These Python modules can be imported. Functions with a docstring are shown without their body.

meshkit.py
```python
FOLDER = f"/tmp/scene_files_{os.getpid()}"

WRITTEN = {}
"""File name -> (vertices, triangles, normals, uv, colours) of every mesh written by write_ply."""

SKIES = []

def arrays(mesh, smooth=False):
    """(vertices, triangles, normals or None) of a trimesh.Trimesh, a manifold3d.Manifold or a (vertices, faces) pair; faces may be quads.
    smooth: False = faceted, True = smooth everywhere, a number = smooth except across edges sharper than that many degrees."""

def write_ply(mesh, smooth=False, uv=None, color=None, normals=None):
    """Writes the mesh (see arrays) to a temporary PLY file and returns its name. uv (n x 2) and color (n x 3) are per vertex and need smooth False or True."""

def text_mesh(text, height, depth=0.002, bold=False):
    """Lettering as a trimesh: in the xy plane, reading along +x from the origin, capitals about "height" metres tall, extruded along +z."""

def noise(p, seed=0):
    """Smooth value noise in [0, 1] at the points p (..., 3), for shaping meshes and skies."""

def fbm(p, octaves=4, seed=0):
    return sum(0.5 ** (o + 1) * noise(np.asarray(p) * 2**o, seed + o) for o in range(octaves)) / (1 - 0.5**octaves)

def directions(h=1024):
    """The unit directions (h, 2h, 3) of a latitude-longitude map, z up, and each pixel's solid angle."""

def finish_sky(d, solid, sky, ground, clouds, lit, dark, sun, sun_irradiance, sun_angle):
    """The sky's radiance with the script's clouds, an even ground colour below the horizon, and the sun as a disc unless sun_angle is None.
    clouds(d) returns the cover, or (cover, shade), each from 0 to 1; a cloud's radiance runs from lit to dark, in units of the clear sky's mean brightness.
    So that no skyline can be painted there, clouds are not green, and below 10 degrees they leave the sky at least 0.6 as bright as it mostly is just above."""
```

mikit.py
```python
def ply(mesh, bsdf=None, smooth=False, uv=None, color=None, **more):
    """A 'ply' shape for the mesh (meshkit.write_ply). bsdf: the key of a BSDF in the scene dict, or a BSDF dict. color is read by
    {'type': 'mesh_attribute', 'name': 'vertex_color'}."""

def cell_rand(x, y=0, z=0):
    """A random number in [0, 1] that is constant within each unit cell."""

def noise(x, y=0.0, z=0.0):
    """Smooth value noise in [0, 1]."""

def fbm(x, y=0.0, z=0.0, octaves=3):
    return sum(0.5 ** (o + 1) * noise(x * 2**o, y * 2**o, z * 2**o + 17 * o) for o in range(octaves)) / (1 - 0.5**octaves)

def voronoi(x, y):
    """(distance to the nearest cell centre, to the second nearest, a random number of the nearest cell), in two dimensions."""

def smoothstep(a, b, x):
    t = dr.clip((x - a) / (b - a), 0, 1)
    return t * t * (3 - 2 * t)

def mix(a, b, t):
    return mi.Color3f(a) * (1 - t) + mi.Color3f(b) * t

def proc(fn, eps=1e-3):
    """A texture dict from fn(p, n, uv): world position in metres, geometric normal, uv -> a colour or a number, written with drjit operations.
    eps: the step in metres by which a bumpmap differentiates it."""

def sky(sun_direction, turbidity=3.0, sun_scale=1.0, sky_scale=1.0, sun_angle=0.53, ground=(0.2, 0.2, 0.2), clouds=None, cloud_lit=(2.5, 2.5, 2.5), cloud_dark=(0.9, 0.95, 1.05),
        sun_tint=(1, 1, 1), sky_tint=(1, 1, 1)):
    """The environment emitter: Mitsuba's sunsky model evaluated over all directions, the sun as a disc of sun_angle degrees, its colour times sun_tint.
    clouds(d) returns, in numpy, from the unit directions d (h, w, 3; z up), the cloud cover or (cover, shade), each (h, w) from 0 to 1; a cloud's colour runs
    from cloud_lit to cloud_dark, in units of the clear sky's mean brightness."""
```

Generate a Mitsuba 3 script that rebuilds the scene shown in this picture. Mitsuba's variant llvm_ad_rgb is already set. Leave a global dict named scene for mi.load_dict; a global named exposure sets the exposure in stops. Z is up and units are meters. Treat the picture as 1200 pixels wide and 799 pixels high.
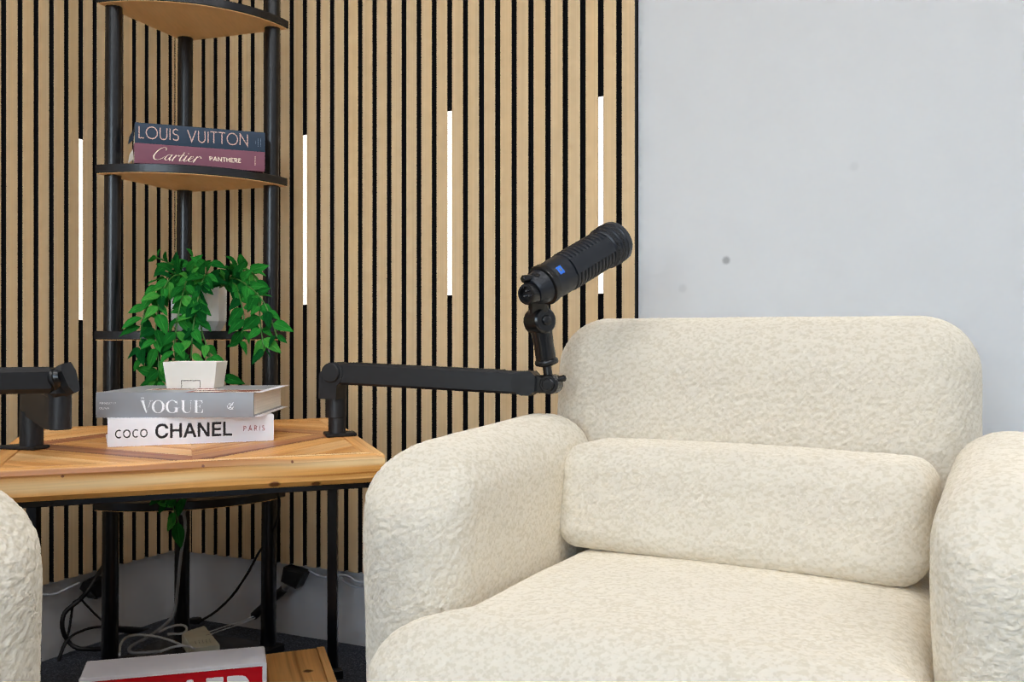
import math, random
import numpy as np
import trimesh
import manifold3d as m3
import shapely
from shapely.geometry import Polygon, LineString, Point, box as sbox
from shapely.ops import unary_union
from scipy.spatial import cKDTree
import drjit as dr
import mitsuba as mi
import mikit, meshkit
from mikit import proc, ply, noise, fbm, smoothstep, mix, cell_rand

random.seed(7)
rng = np.random.default_rng(7)
T = mi.ScalarTransform4f
scene, labels = {}, {}

# ------------------------------------------------------------------ camera, lights, exposure
F_PX, HC, HORIZON = 1150.0, 0.732, 395.0
FOV = 2 * math.degrees(math.atan(600 / F_PX))
scene['camera'] = {'type': 'perspective', 'fov': FOV, 'fov_axis': 'x', 'near_clip': 0.02, 'far_clip': 50.0,
                   'principal_point_offset_y': (399.5 - HORIZON) / 799.0,
                   'to_world': T().look_at(origin=[0, 0, HC], target=[0, 1, HC], up=[0, 0, 1])}
exposure = -0.07
CEIL = 2.62
scene['sky'] = mikit.sky([0.35, 0.8, 0.55], turbidity=4.0, sun_scale=0.0, sky_scale=42.0, sky_tint=(1.27, 1.09, 0.97))   # bright overcast day outside the window behind the camera
LAMP = (7.9, 7.8, 7.7)      # ceiling panel radiance
TH = math.radians(25.5)
CORNER = np.array([-0.8765, 2.5517])          # where the two slatted faces meet
DR = np.array([math.cos(TH), -math.sin(TH)])  # along the right wall, away from the corner
DL = np.array([-math.sin(TH), -math.cos(TH)]) # along the left wall, away from the corner
NR = -np.array([math.sin(TH), math.cos(TH)])  # right wall's face normal (into the room)
NL = np.array([math.cos(TH), -math.sin(TH)])  # left wall's face normal
WALL_GAP = 0.021                              # the plaster lies this far behind the slat faces
WC = CORNER - WALL_GAP * (NR + NL)            # the plaster corner
ROOM_R, ROOM_L = 4.3, 4.6


def px(x, y, z):
    """Where the photograph's pixel lies at the depth z in front of the camera."""
    return np.array([(x - 600) / F_PX * z, z, HC - (y - HORIZON) / F_PX * z])


def room(a, b, z):
    """a metres along the right wall, b along the left wall, from the plaster corner."""
    p = WC + a * DR + b * DL
    return np.array([p[0], p[1], z])


# ------------------------------------------------------------------ dict helpers
def key_for(name):
    if name not in scene and name not in labels:
        return name
    k = 1
    while f'{name}_{k:03d}' in scene or f'{name}_{k:03d}' in labels:
        k += 1
    return f'{name}_{k:03d}'


def thing(name, label, cat, group=None, kind=None):
    k = key_for(name)
    labels[k] = {'label': label, 'category': cat}
    if group: labels[k]['group'] = group
    if kind: labels[k]['kind'] = kind
    return k


def put(name, mesh, mat, parent=None, smooth=False, label=None, uv=None, kind=None, to_world=None, **more):
    k = key_for(f'{parent}__{name}' if parent else name)
    d = ply(mesh, mat, smooth=smooth, uv=uv, **more) if not isinstance(mesh, dict) else dict(mesh)
    if to_world is not None: d['to_world'] = to_world
    scene[k] = d
    if label or kind:
        labels.setdefault(k, {})
        if label: labels[k]['label'] = label
        if kind: labels[k]['kind'] = kind
    return k


def lone(name, mesh, mat, label, cat, group=None, **kw):
    k = thing(name, label, cat, group)
    scene[k] = ply(mesh, mat, **kw)
    return k


def struct(name, mesh, mat, label=None, **kw):
    scene[name] = ply(mesh, mat, **kw)
    labels[name] = {'kind': 'structure'}
    if label: labels[name]['label'] = label
    return name


# ------------------------------------------------------------------ mesh helpers
def cat(*ms):
    return trimesh.util.concatenate([m for m in ms])


def man(m):
    mm = m.to_mesh()
    return trimesh.Trimesh(np.array(mm.vert_properties[:, :3]), np.array(mm.tri_verts), process=False)


def hull_pts(p):
    return man(m3.Manifold.hull_points(np.asarray(p, float)))


def inset(poly, c):
    g = Polygon(poly).buffer(-c, join_style=2)
    return np.array(g.exterior.coords)[:-1]


def slab(poly, z0, z1, c=0.0):
    """A convex outline in xy between two heights, its horizontal edges chamfered by c."""
    poly = np.asarray(poly, float)
    if c <= 0:
        return hull_pts([(x, y, z) for x, y in poly for z in (z0, z1)])
    s = inset(poly, c)
    return hull_pts([(x, y, z) for x, y in poly for z in (z0 + c, z1 - c)] + [(x, y, z) for x, y in s for z in (z0, z1)])


def boxm(size, c=0.0, center=(0, 0, 0)):
    h = np.asarray(size, float) / 2
    pts = []
    for sx in (-1, 1):
        for sy in (-1, 1):
            for sz in (-1, 1):
                s = np.array([sx, sy, sz])
                if c <= 0:
                    pts.append(s * h)
                else:
                    for k in range(3):
                        q = h - c
                        q = q.copy(); q[k] = h[k]
                        pts.append(s * q)
    return hull_pts(np.array(pts) + np.asarray(center))


def frame(o, x, y, z):
    m = np.eye(4)
    m[:3, 0], m[:3, 1], m[:3, 2], m[:3, 3] = x, y, z, o
    return m


def moved(m, M):
    m = m.copy(); m.apply_transform(M); return m


def unit(v):
    v = np.asarray(v, float); return v / np.linalg.norm(v)


def axis_frame(o, z, up=(0, 0, 1)):
    z = unit(z)
    up = np.asarray(up, float)
    if abs(z @ unit(up)) > 0.98: up = np.array([0, 1.0, 0])
    x = unit(np.cross(up, z)); y = np.cross(z, x)
    return frame(o, x, y, z)


def lathe(profile, p0, axis, n=32):
    """Revolve (radius, height) pairs about the axis that starts at p0."""
    prof = np.asarray(profile, float)
    a = np.arange(n) * 2 * np.pi / n
    V = np.stack([prof[:, None, 0] * np.cos(a), prof[:, None, 0] * np.sin(a), np.repeat(prof[:, 1:2], n, 1)], -1).reshape(-1, 3)
    F = []
    m = len(prof)
    for i in range(m - 1):
        for j in range(n):
            k = (j + 1) % n
            F += [[i * n + j, i * n + k, (i + 1) * n + k], [i * n + j, (i + 1) * n + k, (i + 1) * n + j]]
    V = list(V)
    if prof[0, 0] > 1e-6:
        V.append([0, 0, prof[0, 1]]); c = len(V) - 1
        F += [[c, (j + 1) % n, j] for j in range(n)]
    if prof[-1, 0] > 1e-6:
        V.append([0, 0, prof[-1, 1]]); c = len(V) - 1
        F += [[c, (m - 1) * n + j, (m - 1) * n + (j + 1) % n] for j in range(n)]
    t = trimesh.Trimesh(np.array(V), np.array(F), process=True)
    t.update_faces(t.nondegenerate_faces())
    return moved(t, axis_frame(p0, axis))


def cyl(p0, p1, r, n=24, c=0.0):
    p0, p1 = np.asarray(p0, float), np.asarray(p1, float)
    h = np.linalg.norm(p1 - p0)
    prof = [(r, 0), (r, h)] if c <= 0 else [(r - c, 0), (r, c), (r, h - c), (r - c, h)]
    return lathe(prof, p0, p1 - p0, n)


def curve(pts, per=8):
    """A smooth line through the points (Catmull-Rom)."""
    P = np.asarray(pts, float)
    P = np.vstack([2 * P[0] - P[1], P, 2 * P[-1] - P[-2]])
    out = []
    for i in range(1, len(P) - 2):
        for t in np.linspace(0, 1, per, endpoint=False):
            a, b, c, d = P[i - 1:i + 3]
            out.append(0.5 * (2 * b + (c - a) * t + (2 * a - 5 * b + 4 * c - d) * t * t + (3 * b - a - 3 * c + d) * t ** 3))
    out.append(P[-2])
    return np.array(out)


def tube(pts, r, sides=10, per=8, smooth=True):
    p = curve(pts, per) if smooth else np.asarray(pts, float)
    t = np.gradient(p, axis=0); t /= np.linalg.norm(t, axis=1, keepdims=True) + 1e-12
    x = np.cross(t[0], [0.3, 0.1, 1.0]); x = unit(x)
    rr = np.broadcast_to(r, (len(p),))
    rings = []
    ang = np.arange(sides) * 2 * np.pi / sides
    for i in range(len(p)):
        x = unit(x - t[i] * (x @ t[i])); y = np.cross(t[i], x)
        rings.append(p[i] + rr[i] * (np.cos(ang)[:, None] * x + np.sin(ang)[:, None] * y))
    V = np.vstack(rings); F = []
    for i in range(len(p) - 1):
        for j in range(sides):
            k = (j + 1) % sides
            F += [[i * sides + j, i * sides + k, (i + 1) * sides + k], [i * sides + j, (i + 1) * sides + k, (i + 1) * sides + j]]
    V = np.vstack([V, p[0], p[-1]]); a, b = len(V) - 2, len(V) - 1
    n0 = (len(p) - 1) * sides
    F += [[a, (j + 1) % sides, j] for j in range(sides)] + [[b, n0 + j, n0 + (j + 1) % sides] for j in range(sides)]
    return trimesh.Trimesh(V, np.array(F), process=False)


def extrude(geom, depth):
    gs = [g for g in getattr(geom, 'geoms', [geom]) if g.area > 1e-12]
    return cat(*[trimesh.creation.extrude_polygon(g, depth, engine='earcut') for g in gs])


def grid_box(h, step):
    """A closed box surface of half extents h as a regular grid, welded."""
    h = np.asarray(h, float)
    V, F, n0 = [], [], 0
    for ax in range(3):
        u, v = (ax + 1) % 3, (ax + 2) % 3
        nu, nv = max(2, int(round(2 * h[u] / step))), max(2, int(round(2 * h[v] / step)))
        gu, gv = np.linspace(-h[u], h[u], nu + 1), np.linspace(-h[v], h[v], nv + 1)
        U, W = np.meshgrid(gu, gv, indexing='ij')
        I, J = np.meshgrid(np.arange(nu), np.arange(nv), indexing='ij')
        a = (I * (nv + 1) + J).ravel(); b = ((I + 1) * (nv + 1) + J).ravel(); c = b + 1; d = a + 1
        for s in (-1, 1):
            P = np.zeros((U.size, 3)); P[:, u], P[:, v], P[:, ax] = U.ravel(), W.ravel(), s * h[ax]
            f = np.vstack([np.stack([a, b, c], 1), np.stack([a, c, d], 1)])
            if s < 0: f = f[:, ::-1]
            V.append(P); F.append(f + n0); n0 += len(P)
    V, F = np.vstack(V), np.vstack(F)
    _, first, inv = np.unique(np.round(V / 1e-6).astype(np.int64), axis=0, return_index=True, return_inverse=True)
    return V[first], inv.ravel()[F]


def round_box(h, r, step):
    h = np.asarray(h, float)
    V, F = grid_box(h, step)
    q = np.clip(V, -(h - r), h - r)
    d = V - q
    n = np.linalg.norm(d, axis=1, keepdims=True)
    return q + r * d / np.maximum(n, 1e-9), F


def round_corner(V, i, j, ci, cj, si, sj, R):
    """Round the corner at (ci, cj) of the axes i, j to the radius R; si, sj point outwards."""
    s = (si * (V[:, i] - ci) + R) / R
    t = (sj * (V[:, j] - cj) + R) / R
    on = (s > 0) & (t > 0)
    a, b = np.clip(s, 0, 1.2), np.clip(t, 0, 1.2)
    s2, t2 = a * np.sqrt(np.maximum(1 - b * b / 2, 0.2)), b * np.sqrt(np.maximum(1 - a * a / 2, 0.2))
    V = V.copy()
    V[on, i] = ci + si * (s2[on] * R - R)
    V[on, j] = cj + sj * (t2[on] * R - R)
    return V


def sstep(a, b, x):
    t = np.clip((x - a) / (b - a), 0, 1); return t * t * (3 - 2 * t)


# ------------------------------------------------------------------ materials
def rgb(r, g, b):
    c = np.array([r, g, b]) / 255.0
    return np.where(c <= 0.04045, c / 12.92, ((c + 0.055) / 1.055) ** 2.4).tolist()


def flat(c):
    return {'type': 'rgb', 'value': [float(x) for x in c]}


def mat(name, color, rough=0.5, spec=0.5, bump=None, scale=1.0, metallic=0.0, eps=1e-3, **kw):
    b = {'type': 'principled', 'base_color': color if isinstance(color, dict) else flat(color), 'roughness': float(rough), 'specular': float(spec), 'metallic': float(metallic), **kw}
    if bump is not None:
        b = {'type': 'bumpmap', 'height': proc(bump, eps=eps), 'scale': float(scale), 'bsdf': b}
    scene[name] = {'type': 'twosided', 'bsdf': b}
    return name


def slat_color(p, n, uv):
    # along each wall the coordinate across the slats, so that every slat has its own tone
    qx, qy = p.x - CORNER[0], p.y - CORNER[1]
    ar, al = qx * DR[0] + qy * DR[1], qx * DL[0] + qy * DL[1]
    onr = ar > al
    c = dr.select(onr, ar, al + 7.3)
    slat = cell_rand(c * 25.0 + 0.5, 3.0)
    g = fbm(c * 420.0, p.z * 2.2, 1.0, octaves=3)
    w = fbm(c * 60.0, p.z * 0.9, 5.0, octaves=2)
    v = 0.90 + 0.16 * (g - 0.5) + 0.16 * (w - 0.5) + 0.12 * (slat - 0.5)
    wood = mix(SLAT_A, SLAT_B, dr.clip(0.5 + 1.2 * (w - 0.5) + 0.8 * (slat - 0.5), 0, 1)) * v
    face = dr.select(onr, dr.abs(n.x * NR[0] + n.y * NR[1]), dr.abs(n.x * NL[0] + n.y * NL[1]))
    return dr.select(face > 0.5, wood, mi.Color3f(0.012, 0.012, 0.013))   # veneer on the face, black board behind it


SLAT_A, SLAT_B = rgb(232, 203, 161), rgb(221, 189, 144)
mat('mat_slat', proc(slat_color), rough=0.6, spec=0.25)
mat('mat_felt', rgb(20, 20, 22), rough=0.95, spec=0.1)
mat('mat_plaster', proc(lambda p, n, uv: mi.Color3f(0.665, 0.67, 0.675) * (0.985 + 0.03 * fbm(p.x * 3 + p.y * 2, p.z * 3, 1.0))
                        * (1 - 0.42 * WALL_SPOT(p, SPOT_A, 0.011) - 0.08 * WALL_SPOT(p, SPOT_B, 0.012) - 0.10 * WALL_SPOT(p, SPOT_C, 0.012))), rough=0.8, spec=0.2,
    bump=lambda p, n, uv: fbm((p.x * DR[0] + p.y * DR[1]) * 95.0, (p.x * DL[0] + p.y * DL[1]) * 95.0, p.z * 110.0, octaves=2), scale=0.0014, eps=1.5e-3)


def WALL_SPOT(p, c, r):
    return 1 - smoothstep(r * 0.35, r, dr.sqrt(dr.square(p.x - c[0]) + dr.square(p.y - c[1]) + dr.square(p.z - c[2])))


def on_wall(x, y):
    """The pixel's point on the right plaster wall."""
    d = np.array([(x - 600) / F_PX, 1.0])
    t = ((WC) @ NR) / (d @ NR)
    return px(x, y, t)


SPOT_A, SPOT_B, SPOT_C = on_wall(851, 305), on_wall(1001, 195), on_wall(800, 338)


def carpet_color(p, n, uv):
    v = fbm(p.x * 260, p.y * 260, p.z * 100, octaves=2)
    s = smoothstep(0.62, 0.72, noise(p.x * 420, p.y * 420, 9.0))
    return mix(rgb(46, 50, 57), rgb(74, 78, 87), v) + mi.Color3f(0.05, 0.055, 0.065) * s


mat('mat_carpet', proc(carpet_color), rough=0.95, spec=0.1, bump=lambda p, n, uv: fbm(p.x * 300, p.y * 300, 2.0, octaves=2), scale=0.006, eps=1e-3)
mat('mat_wall_gray', (0.70, 0.71, 0.73), rough=0.9, spec=0.1)
mat('mat_ceiling', (0.82, 0.82, 0.81), rough=0.9, spec=0.1)


def boucle_bump(p, n, uv):
    a = fbm(p.x * 270, p.y * 270, p.z * 270, octaves=2)
    return a


def boucle_color(p, n, uv):
    v = fbm(p.x * 230, p.y * 230, p.z * 230, octaves=2)
    return mix(BOUCLE_D, BOUCLE_L, smoothstep(0.3, 0.6, v))


BOUCLE_L, BOUCLE_D = rgb(221, 212, 195), rgb(210, 200, 180)
mat('mat_boucle', proc(boucle_color), rough=0.95, spec=0.1, sheen=0.25, bump=boucle_bump, scale=0.0026, eps=0.7e-3)


def wood_fn(base, dark, light, off, stretch=1.0):
    """Grain that runs along uv.x (metres)."""
    def fn(p, n, uv):
        u, v = uv.x + off, uv.y + off * 3.1
        wob = 0.02 * fbm(u * 3.0, v * 9.0, 2.0 + off, octaves=2)
        rings = fbm(u * 1.6 * stretch, (v + wob) * 55.0, off, octaves=3)
        fine = fbm(u * 9.0, v * 600.0, off + 4, octaves=2)
        big = fbm(u * 2.5, (v + wob) * 16.0, off + 9, octaves=2)
        c = mix(base, dark, smoothstep(0.44, 0.70, rings))
        c = mix(c, light, 0.8 * smoothstep(0.48, 0.80, big))
        return c * (0.86 + 0.28 * fine)
    return fn


HONEY, AMBER, PALE, REDDISH, UMBER = rgb(214, 154, 88), rgb(170, 106, 46), rgb(234, 190, 132), rgb(162, 98, 60), rgb(118, 68, 40)
mat('mat_wood_light', proc(wood_fn(HONEY, rgb(196, 134, 72), PALE, 0.0)), rough=0.38, spec=0.5)
mat('mat_wood_amber', proc(wood_fn(rgb(205, 146, 82), AMBER, PALE, 3.7)), rough=0.38, spec=0.5)
mat('mat_wood_dark', proc(wood_fn(REDDISH, UMBER, rgb(196, 138, 88), 8.1)), rough=0.38, spec=0.5)


def front_fn(p, n, uv):
    u, v = uv.x, uv.y
    wob = 0.010 * fbm(u * 4.0, v * 10.0, 2.0, octaves=2)
    rings = fbm(u * 2.2, (v + wob) * 95.0, 1.0, octaves=3)
    c = mix(rgb(216, 154, 80), rgb(156, 92, 30), smoothstep(0.40, 0.66, rings))
    c = mix(c, rgb(236, 200, 146), smoothstep(0.55, 0.85, fbm(u * 1.7, (v + wob) * 40, 7.0, octaves=2)))
    for ku, kv, ru, rv in FRONT_KNOTS:
        d = dr.sqrt(dr.square((u - ku) / ru) + dr.square((v - kv) / rv))
        c = mix(c, rgb(92, 44, 22), 0.9 * (1 - smoothstep(0.6, 1.15, d)))
    return c * (0.9 + 0.2 * fbm(u * 10, v * 700, 3.0, octaves=2))


FRONT_KNOTS = [(0.168, 0.006, 0.009, 0.005), (0.106, 0.003, 0.008, 0.004), (0.455, 0.034, 0.0022, 0.0022), (0.270, 0.0385, 0.0022, 0.0022), (0.142, 0.0385, 0.0022, 0.0022)]
mat('mat_wood_front', proc(front_fn), rough=0.36, spec=0.5)


def plank_fn(p, n, uv):
    c = wood_fn(rgb(222, 166, 100), rgb(158, 102, 52), rgb(236, 186, 122), 5.5, 0.8)(p, n, uv)
    d = dr.sqrt(dr.square((p.x - KNOT[0]) / 0.011) + dr.square((p.y - KNOT[1]) / 0.010))
    return mix(c, rgb(70, 38, 20), 0.9 * (1 - smoothstep(0.5, 1.1, d)))


KNOT = px(361, 779, 1.87)
mat('mat_wood_plank', proc(plank_fn), rough=0.42, spec=0.45)
mat('mat_wood_plank_dark', proc(wood_fn(rgb(140, 92, 50), rgb(96, 58, 30), rgb(160, 110, 62), 2.2)), rough=0.45, spec=0.4)
mat('mat_shelf_under', proc(lambda p, n, uv: mix(rgb(248, 200, 142), rgb(238, 186, 124), fbm(p.x * 30, p.y * 6, 1.0)) * (0.96 + 0.08 * noise(p.x * 500, p.y * 40))), rough=0.55, spec=0.3)
mat('mat_black_laminate', rgb(20, 21, 25), rough=0.28, spec=0.5)
mat('mat_black_metal', rgb(13, 15, 19), rough=0.24, spec=0.5)
mat('mat_black_matte', rgb(22, 22, 24), rough=0.45, spec=0.45)
mat('mat_black_gloss', rgb(17, 18, 20), rough=0.25, spec=0.5)
mat('mat_mic_body', rgb(27, 31, 38), rough=0.34, spec=0.5, metallic=0.1)
mat('mat_mic_grille', proc(lambda p, n, uv: mix(rgb(8, 9, 11), rgb(44, 47, 52), smoothstep(0.45, 0.6, noise(p.x * 900, p.y * 900, p.z * 900)))), rough=0.45, spec=0.5, metallic=0.3)
mat('mat_blue_badge', rgb(38, 110, 214), rough=0.35, spec=0.5)
mat('mat_chrome', rgb(190, 192, 196), rough=0.22, metallic=1.0)
mat('mat_leg_gray', rgb(96, 98, 100), rough=0.35, metallic=0.7)
mat('mat_cable_black', rgb(20, 20, 23), rough=0.45, spec=0.4)
mat('mat_cable_white', rgb(206, 208, 210), rough=0.45, spec=0.4)
mat('mat_cable_gray', rgb(150, 152, 156), rough=0.5, spec=0.4)
mat('mat_adapter', proc(lambda p, n, uv: mix(rgb(206, 204, 182), rgb(222, 220, 200), noise(p.x * 60, p.y * 60))), rough=0.5, spec=0.4)
mat('mat_ink_gray', rgb(140, 140, 128), rough=0.6)
mat('mat_sign_white', rgb(226, 226, 232), rough=0.42, spec=0.45)
mat('mat_sign_red', rgb(196, 14, 28), rough=0.3, spec=0.5)
mat('mat_letter_white', rgb(246, 246, 246), rough=0.4)
mat('mat_pages', proc(lambda p, n, uv: mi.Color3f(rgb(226, 220, 208)) * (0.9 + 0.14 * noise(p.z * 1500, (p.x + p.y) * 3))), rough=0.85, spec=0.15)
mat('mat_cover_white', rgb(236, 235, 238), rough=0.38, spec=0.45)
mat('mat_cover_gray', rgb(146, 148, 152), rough=0.4, spec=0.45)
mat('mat_cover_navy', rgb(40, 58, 78), rough=0.5, spec=0.4)
mat('mat_cover_wine', rgb(128, 78, 94), rough=0.55, spec=0.35)
mat('mat_ink_black', rgb(18, 18, 20), rough=0.4)
mat('mat_ink_red', rgb(158, 70, 74), rough=0.45)
mat('mat_ink_white', rgb(240, 240, 242), rough=0.5)
mat('mat_ink_rose', rgb(206, 170, 162), rough=0.45)
mat('mat_ink_cream', rgb(240, 222, 202), rough=0.45)
mat('mat_ink_steel', rgb(110, 124, 140), rough=0.45)
mat('mat_pot', rgb(240, 242, 244), rough=0.35, spec=0.5)
mat('mat_planter', rgb(232, 226, 214), rough=0.5, spec=0.4)
mat('mat_soil', rgb(52, 40, 30), rough=0.95)
mat('mat_slot', rgb(126, 118, 108), rough=0.6)
mat('mat_spot_fabric', rgb(60, 60, 60), rough=0.8)


def art_fn(p, n, uv):
    a = fbm(uv.x * 34, uv.y * 60, 3.0, octaves=3)
    b = fbm(uv.x * 22 + 9, uv.y * 40, 8.0, octaves=3)
    c = mix(rgb(176, 150, 132), rgb(104, 70, 60), smoothstep(0.4, 0.62, a))
    c = mix(c, rgb(226, 214, 206), smoothstep(0.52, 0.66, b))
    return mix(c, rgb(150, 82, 74), smoothstep(0.62, 0.74, noise(uv.x * 40, uv.y * 50, 2.0)))


mat('mat_cover_art', proc(art_fn), rough=0.35, spec=0.5)
for i, (la, lb, st) in enumerate([(rgb(34, 122, 44), rgb(76, 170, 72), 0.0), (rgb(20, 92, 34), rgb(52, 140, 56), 3.0), (rgb(58, 148, 58), rgb(120, 190, 84), 6.0), (rgb(12, 70, 30), rgb(34, 112, 48), 9.0)]):
    def leaf_fn(p, n, uv, la=la, lb=lb, st=st):
        vein = 1 - smoothstep(0.03, 0.09, dr.abs(uv.y))
        c = mix(la, lb, 0.35 * noise(uv.x * 6 + st, uv.y * 8, st) + 0.5 * vein)
        return c * (0.85 + 0.3 * noise(uv.x * 3, uv.y * 5, st + 2))
    scene[f'mat_leaf_{i}'] = {'type': 'principledthin', 'base_color': proc(leaf_fn), 'roughness': 0.30, 'diff_trans': 0.5, 'spec_trans': 0.0, 'eta': 1.4}
scene['mat_clear'] = {'type': 'twosided', 'bsdf': {'type': 'principled', 'base_color': flat(rgb(196, 202, 208)), 'roughness': 0.15, 'specular': 0.6}}
mat('mat_stem', rgb(66, 116, 48), rough=0.5)
scene['mat_lamp_housing'] = {'type': 'twosided', 'bsdf': {'type': 'diffuse', 'reflectance': flat((0.8, 0.8, 0.8))}}

# ------------------------------------------------------------------ the room
def wall_slab(p0, d, n, length, z0, z1, thick):
    """A wall whose face runs from p0 along d; n points into the room."""
    a, b = p0, p0 + d * length
    c, e = b - n * thick, a - n * thick
    return hull_pts([(q[0], q[1], z) for q in (a, b, c, e) for z in (z0, z1)])


FAR_R = WC + ROOM_R * DR
FAR_L = WC + ROOM_L * DL
struct('wall_right', wall_slab(WC - 0.1 * DR, DR, NR, ROOM_R + 0.2, 0, CEIL, 0.1), 'mat_plaster', 'white textured plaster wall behind the cream armchair')
struct('wall_left', wall_slab(WC - 0.1 * DL, DL, NL, ROOM_L + 0.2, 0, CEIL, 0.1), 'mat_plaster', 'white plaster wall behind the slats on the left')
WIN = (0.9, 3.3, 0.35, 2.2)      # the window behind the camera: from, to, sill, head
fw = [wall_slab(FAR_L + DR * p, DR, -NR, q - p, z0, z1, 0.1) for p, q, z0, z1 in ((-0.1, WIN[0], 0, CEIL), (WIN[1], ROOM_R + 0.1, 0, CEIL), (WIN[0], WIN[1], 0, WIN[2]), (WIN[0], WIN[1], WIN[3], CEIL))]
struct('wall_front', cat(*fw), 'mat_wall_gray')
wb = [wall_slab(FAR_L + DR * p - NR * 0.02, DR, -NR, q - p, z0, z1, 0.06) for p, q, z0, z1 in ((WIN[0], WIN[0] + 0.05, WIN[2], WIN[3]), (WIN[1] - 0.05, WIN[1], WIN[2], WIN[3]), (WIN[0] + 0.05, WIN[1] - 0.05, WIN[2], WIN[2] + 0.05), (WIN[0] + 0.05, WIN[1] - 0.05, WIN[3] - 0.05, WIN[3]), (2.07, 2.13, WIN[2] + 0.05, WIN[3] - 0.05))]
struct('window_1', cat(*wb), 'mat_lamp_housing', 'wide window frame in the wall opposite the slats')
struct('wall_side', wall_slab(FAR_R - 0.1 * DL, DL, -NL, ROOM_L + 0.2, 0, CEIL, 0.1), 'mat_wall_gray')
quad = [room(-0.1, -0.1, 0), room(ROOM_R + 0.1, -0.1, 0), room(ROOM_R + 0.1, ROOM_L + 0.1, 0), room(-0.1, ROOM_L + 0.1, 0)]
struct('floor', slab([q[:2] for q in quad], -0.1, 0.0), 'mat_carpet', 'dark gray speckled carpet floor')
struct('ceiling', slab([q[:2] for q in quad], CEIL, CEIL + 0.1), 'mat_ceiling')

# wooden slat cladding: each slat a part of its wall, on a black felt backing
PITCH, SLAT_W = 0.04, 0.0278
Z_LOW, Z_TOP = 0.178, 2.578
R0 = np.array([-0.7898, 2.5103])      # gap 0 of the right cladding
L0 = np.array([-0.88323, 2.53761])    # gap 0 of the left cladding, nearest the corner


def slat_mesh(c, d, n, w):
    P = []
    for s, dep in ((-1, 0.012), (1, 0.012), (-1, 0.0005), (1, 0.0005)):
        P.append(c + d * s * w / 2 - n * dep)
    for s in (-1, 1):
        P.append(c + d * s * (w / 2 - 0.0005))
    return hull_pts([(q[0], q[1], z) for q in P for z in (Z_LOW, Z_TOP)])


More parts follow.
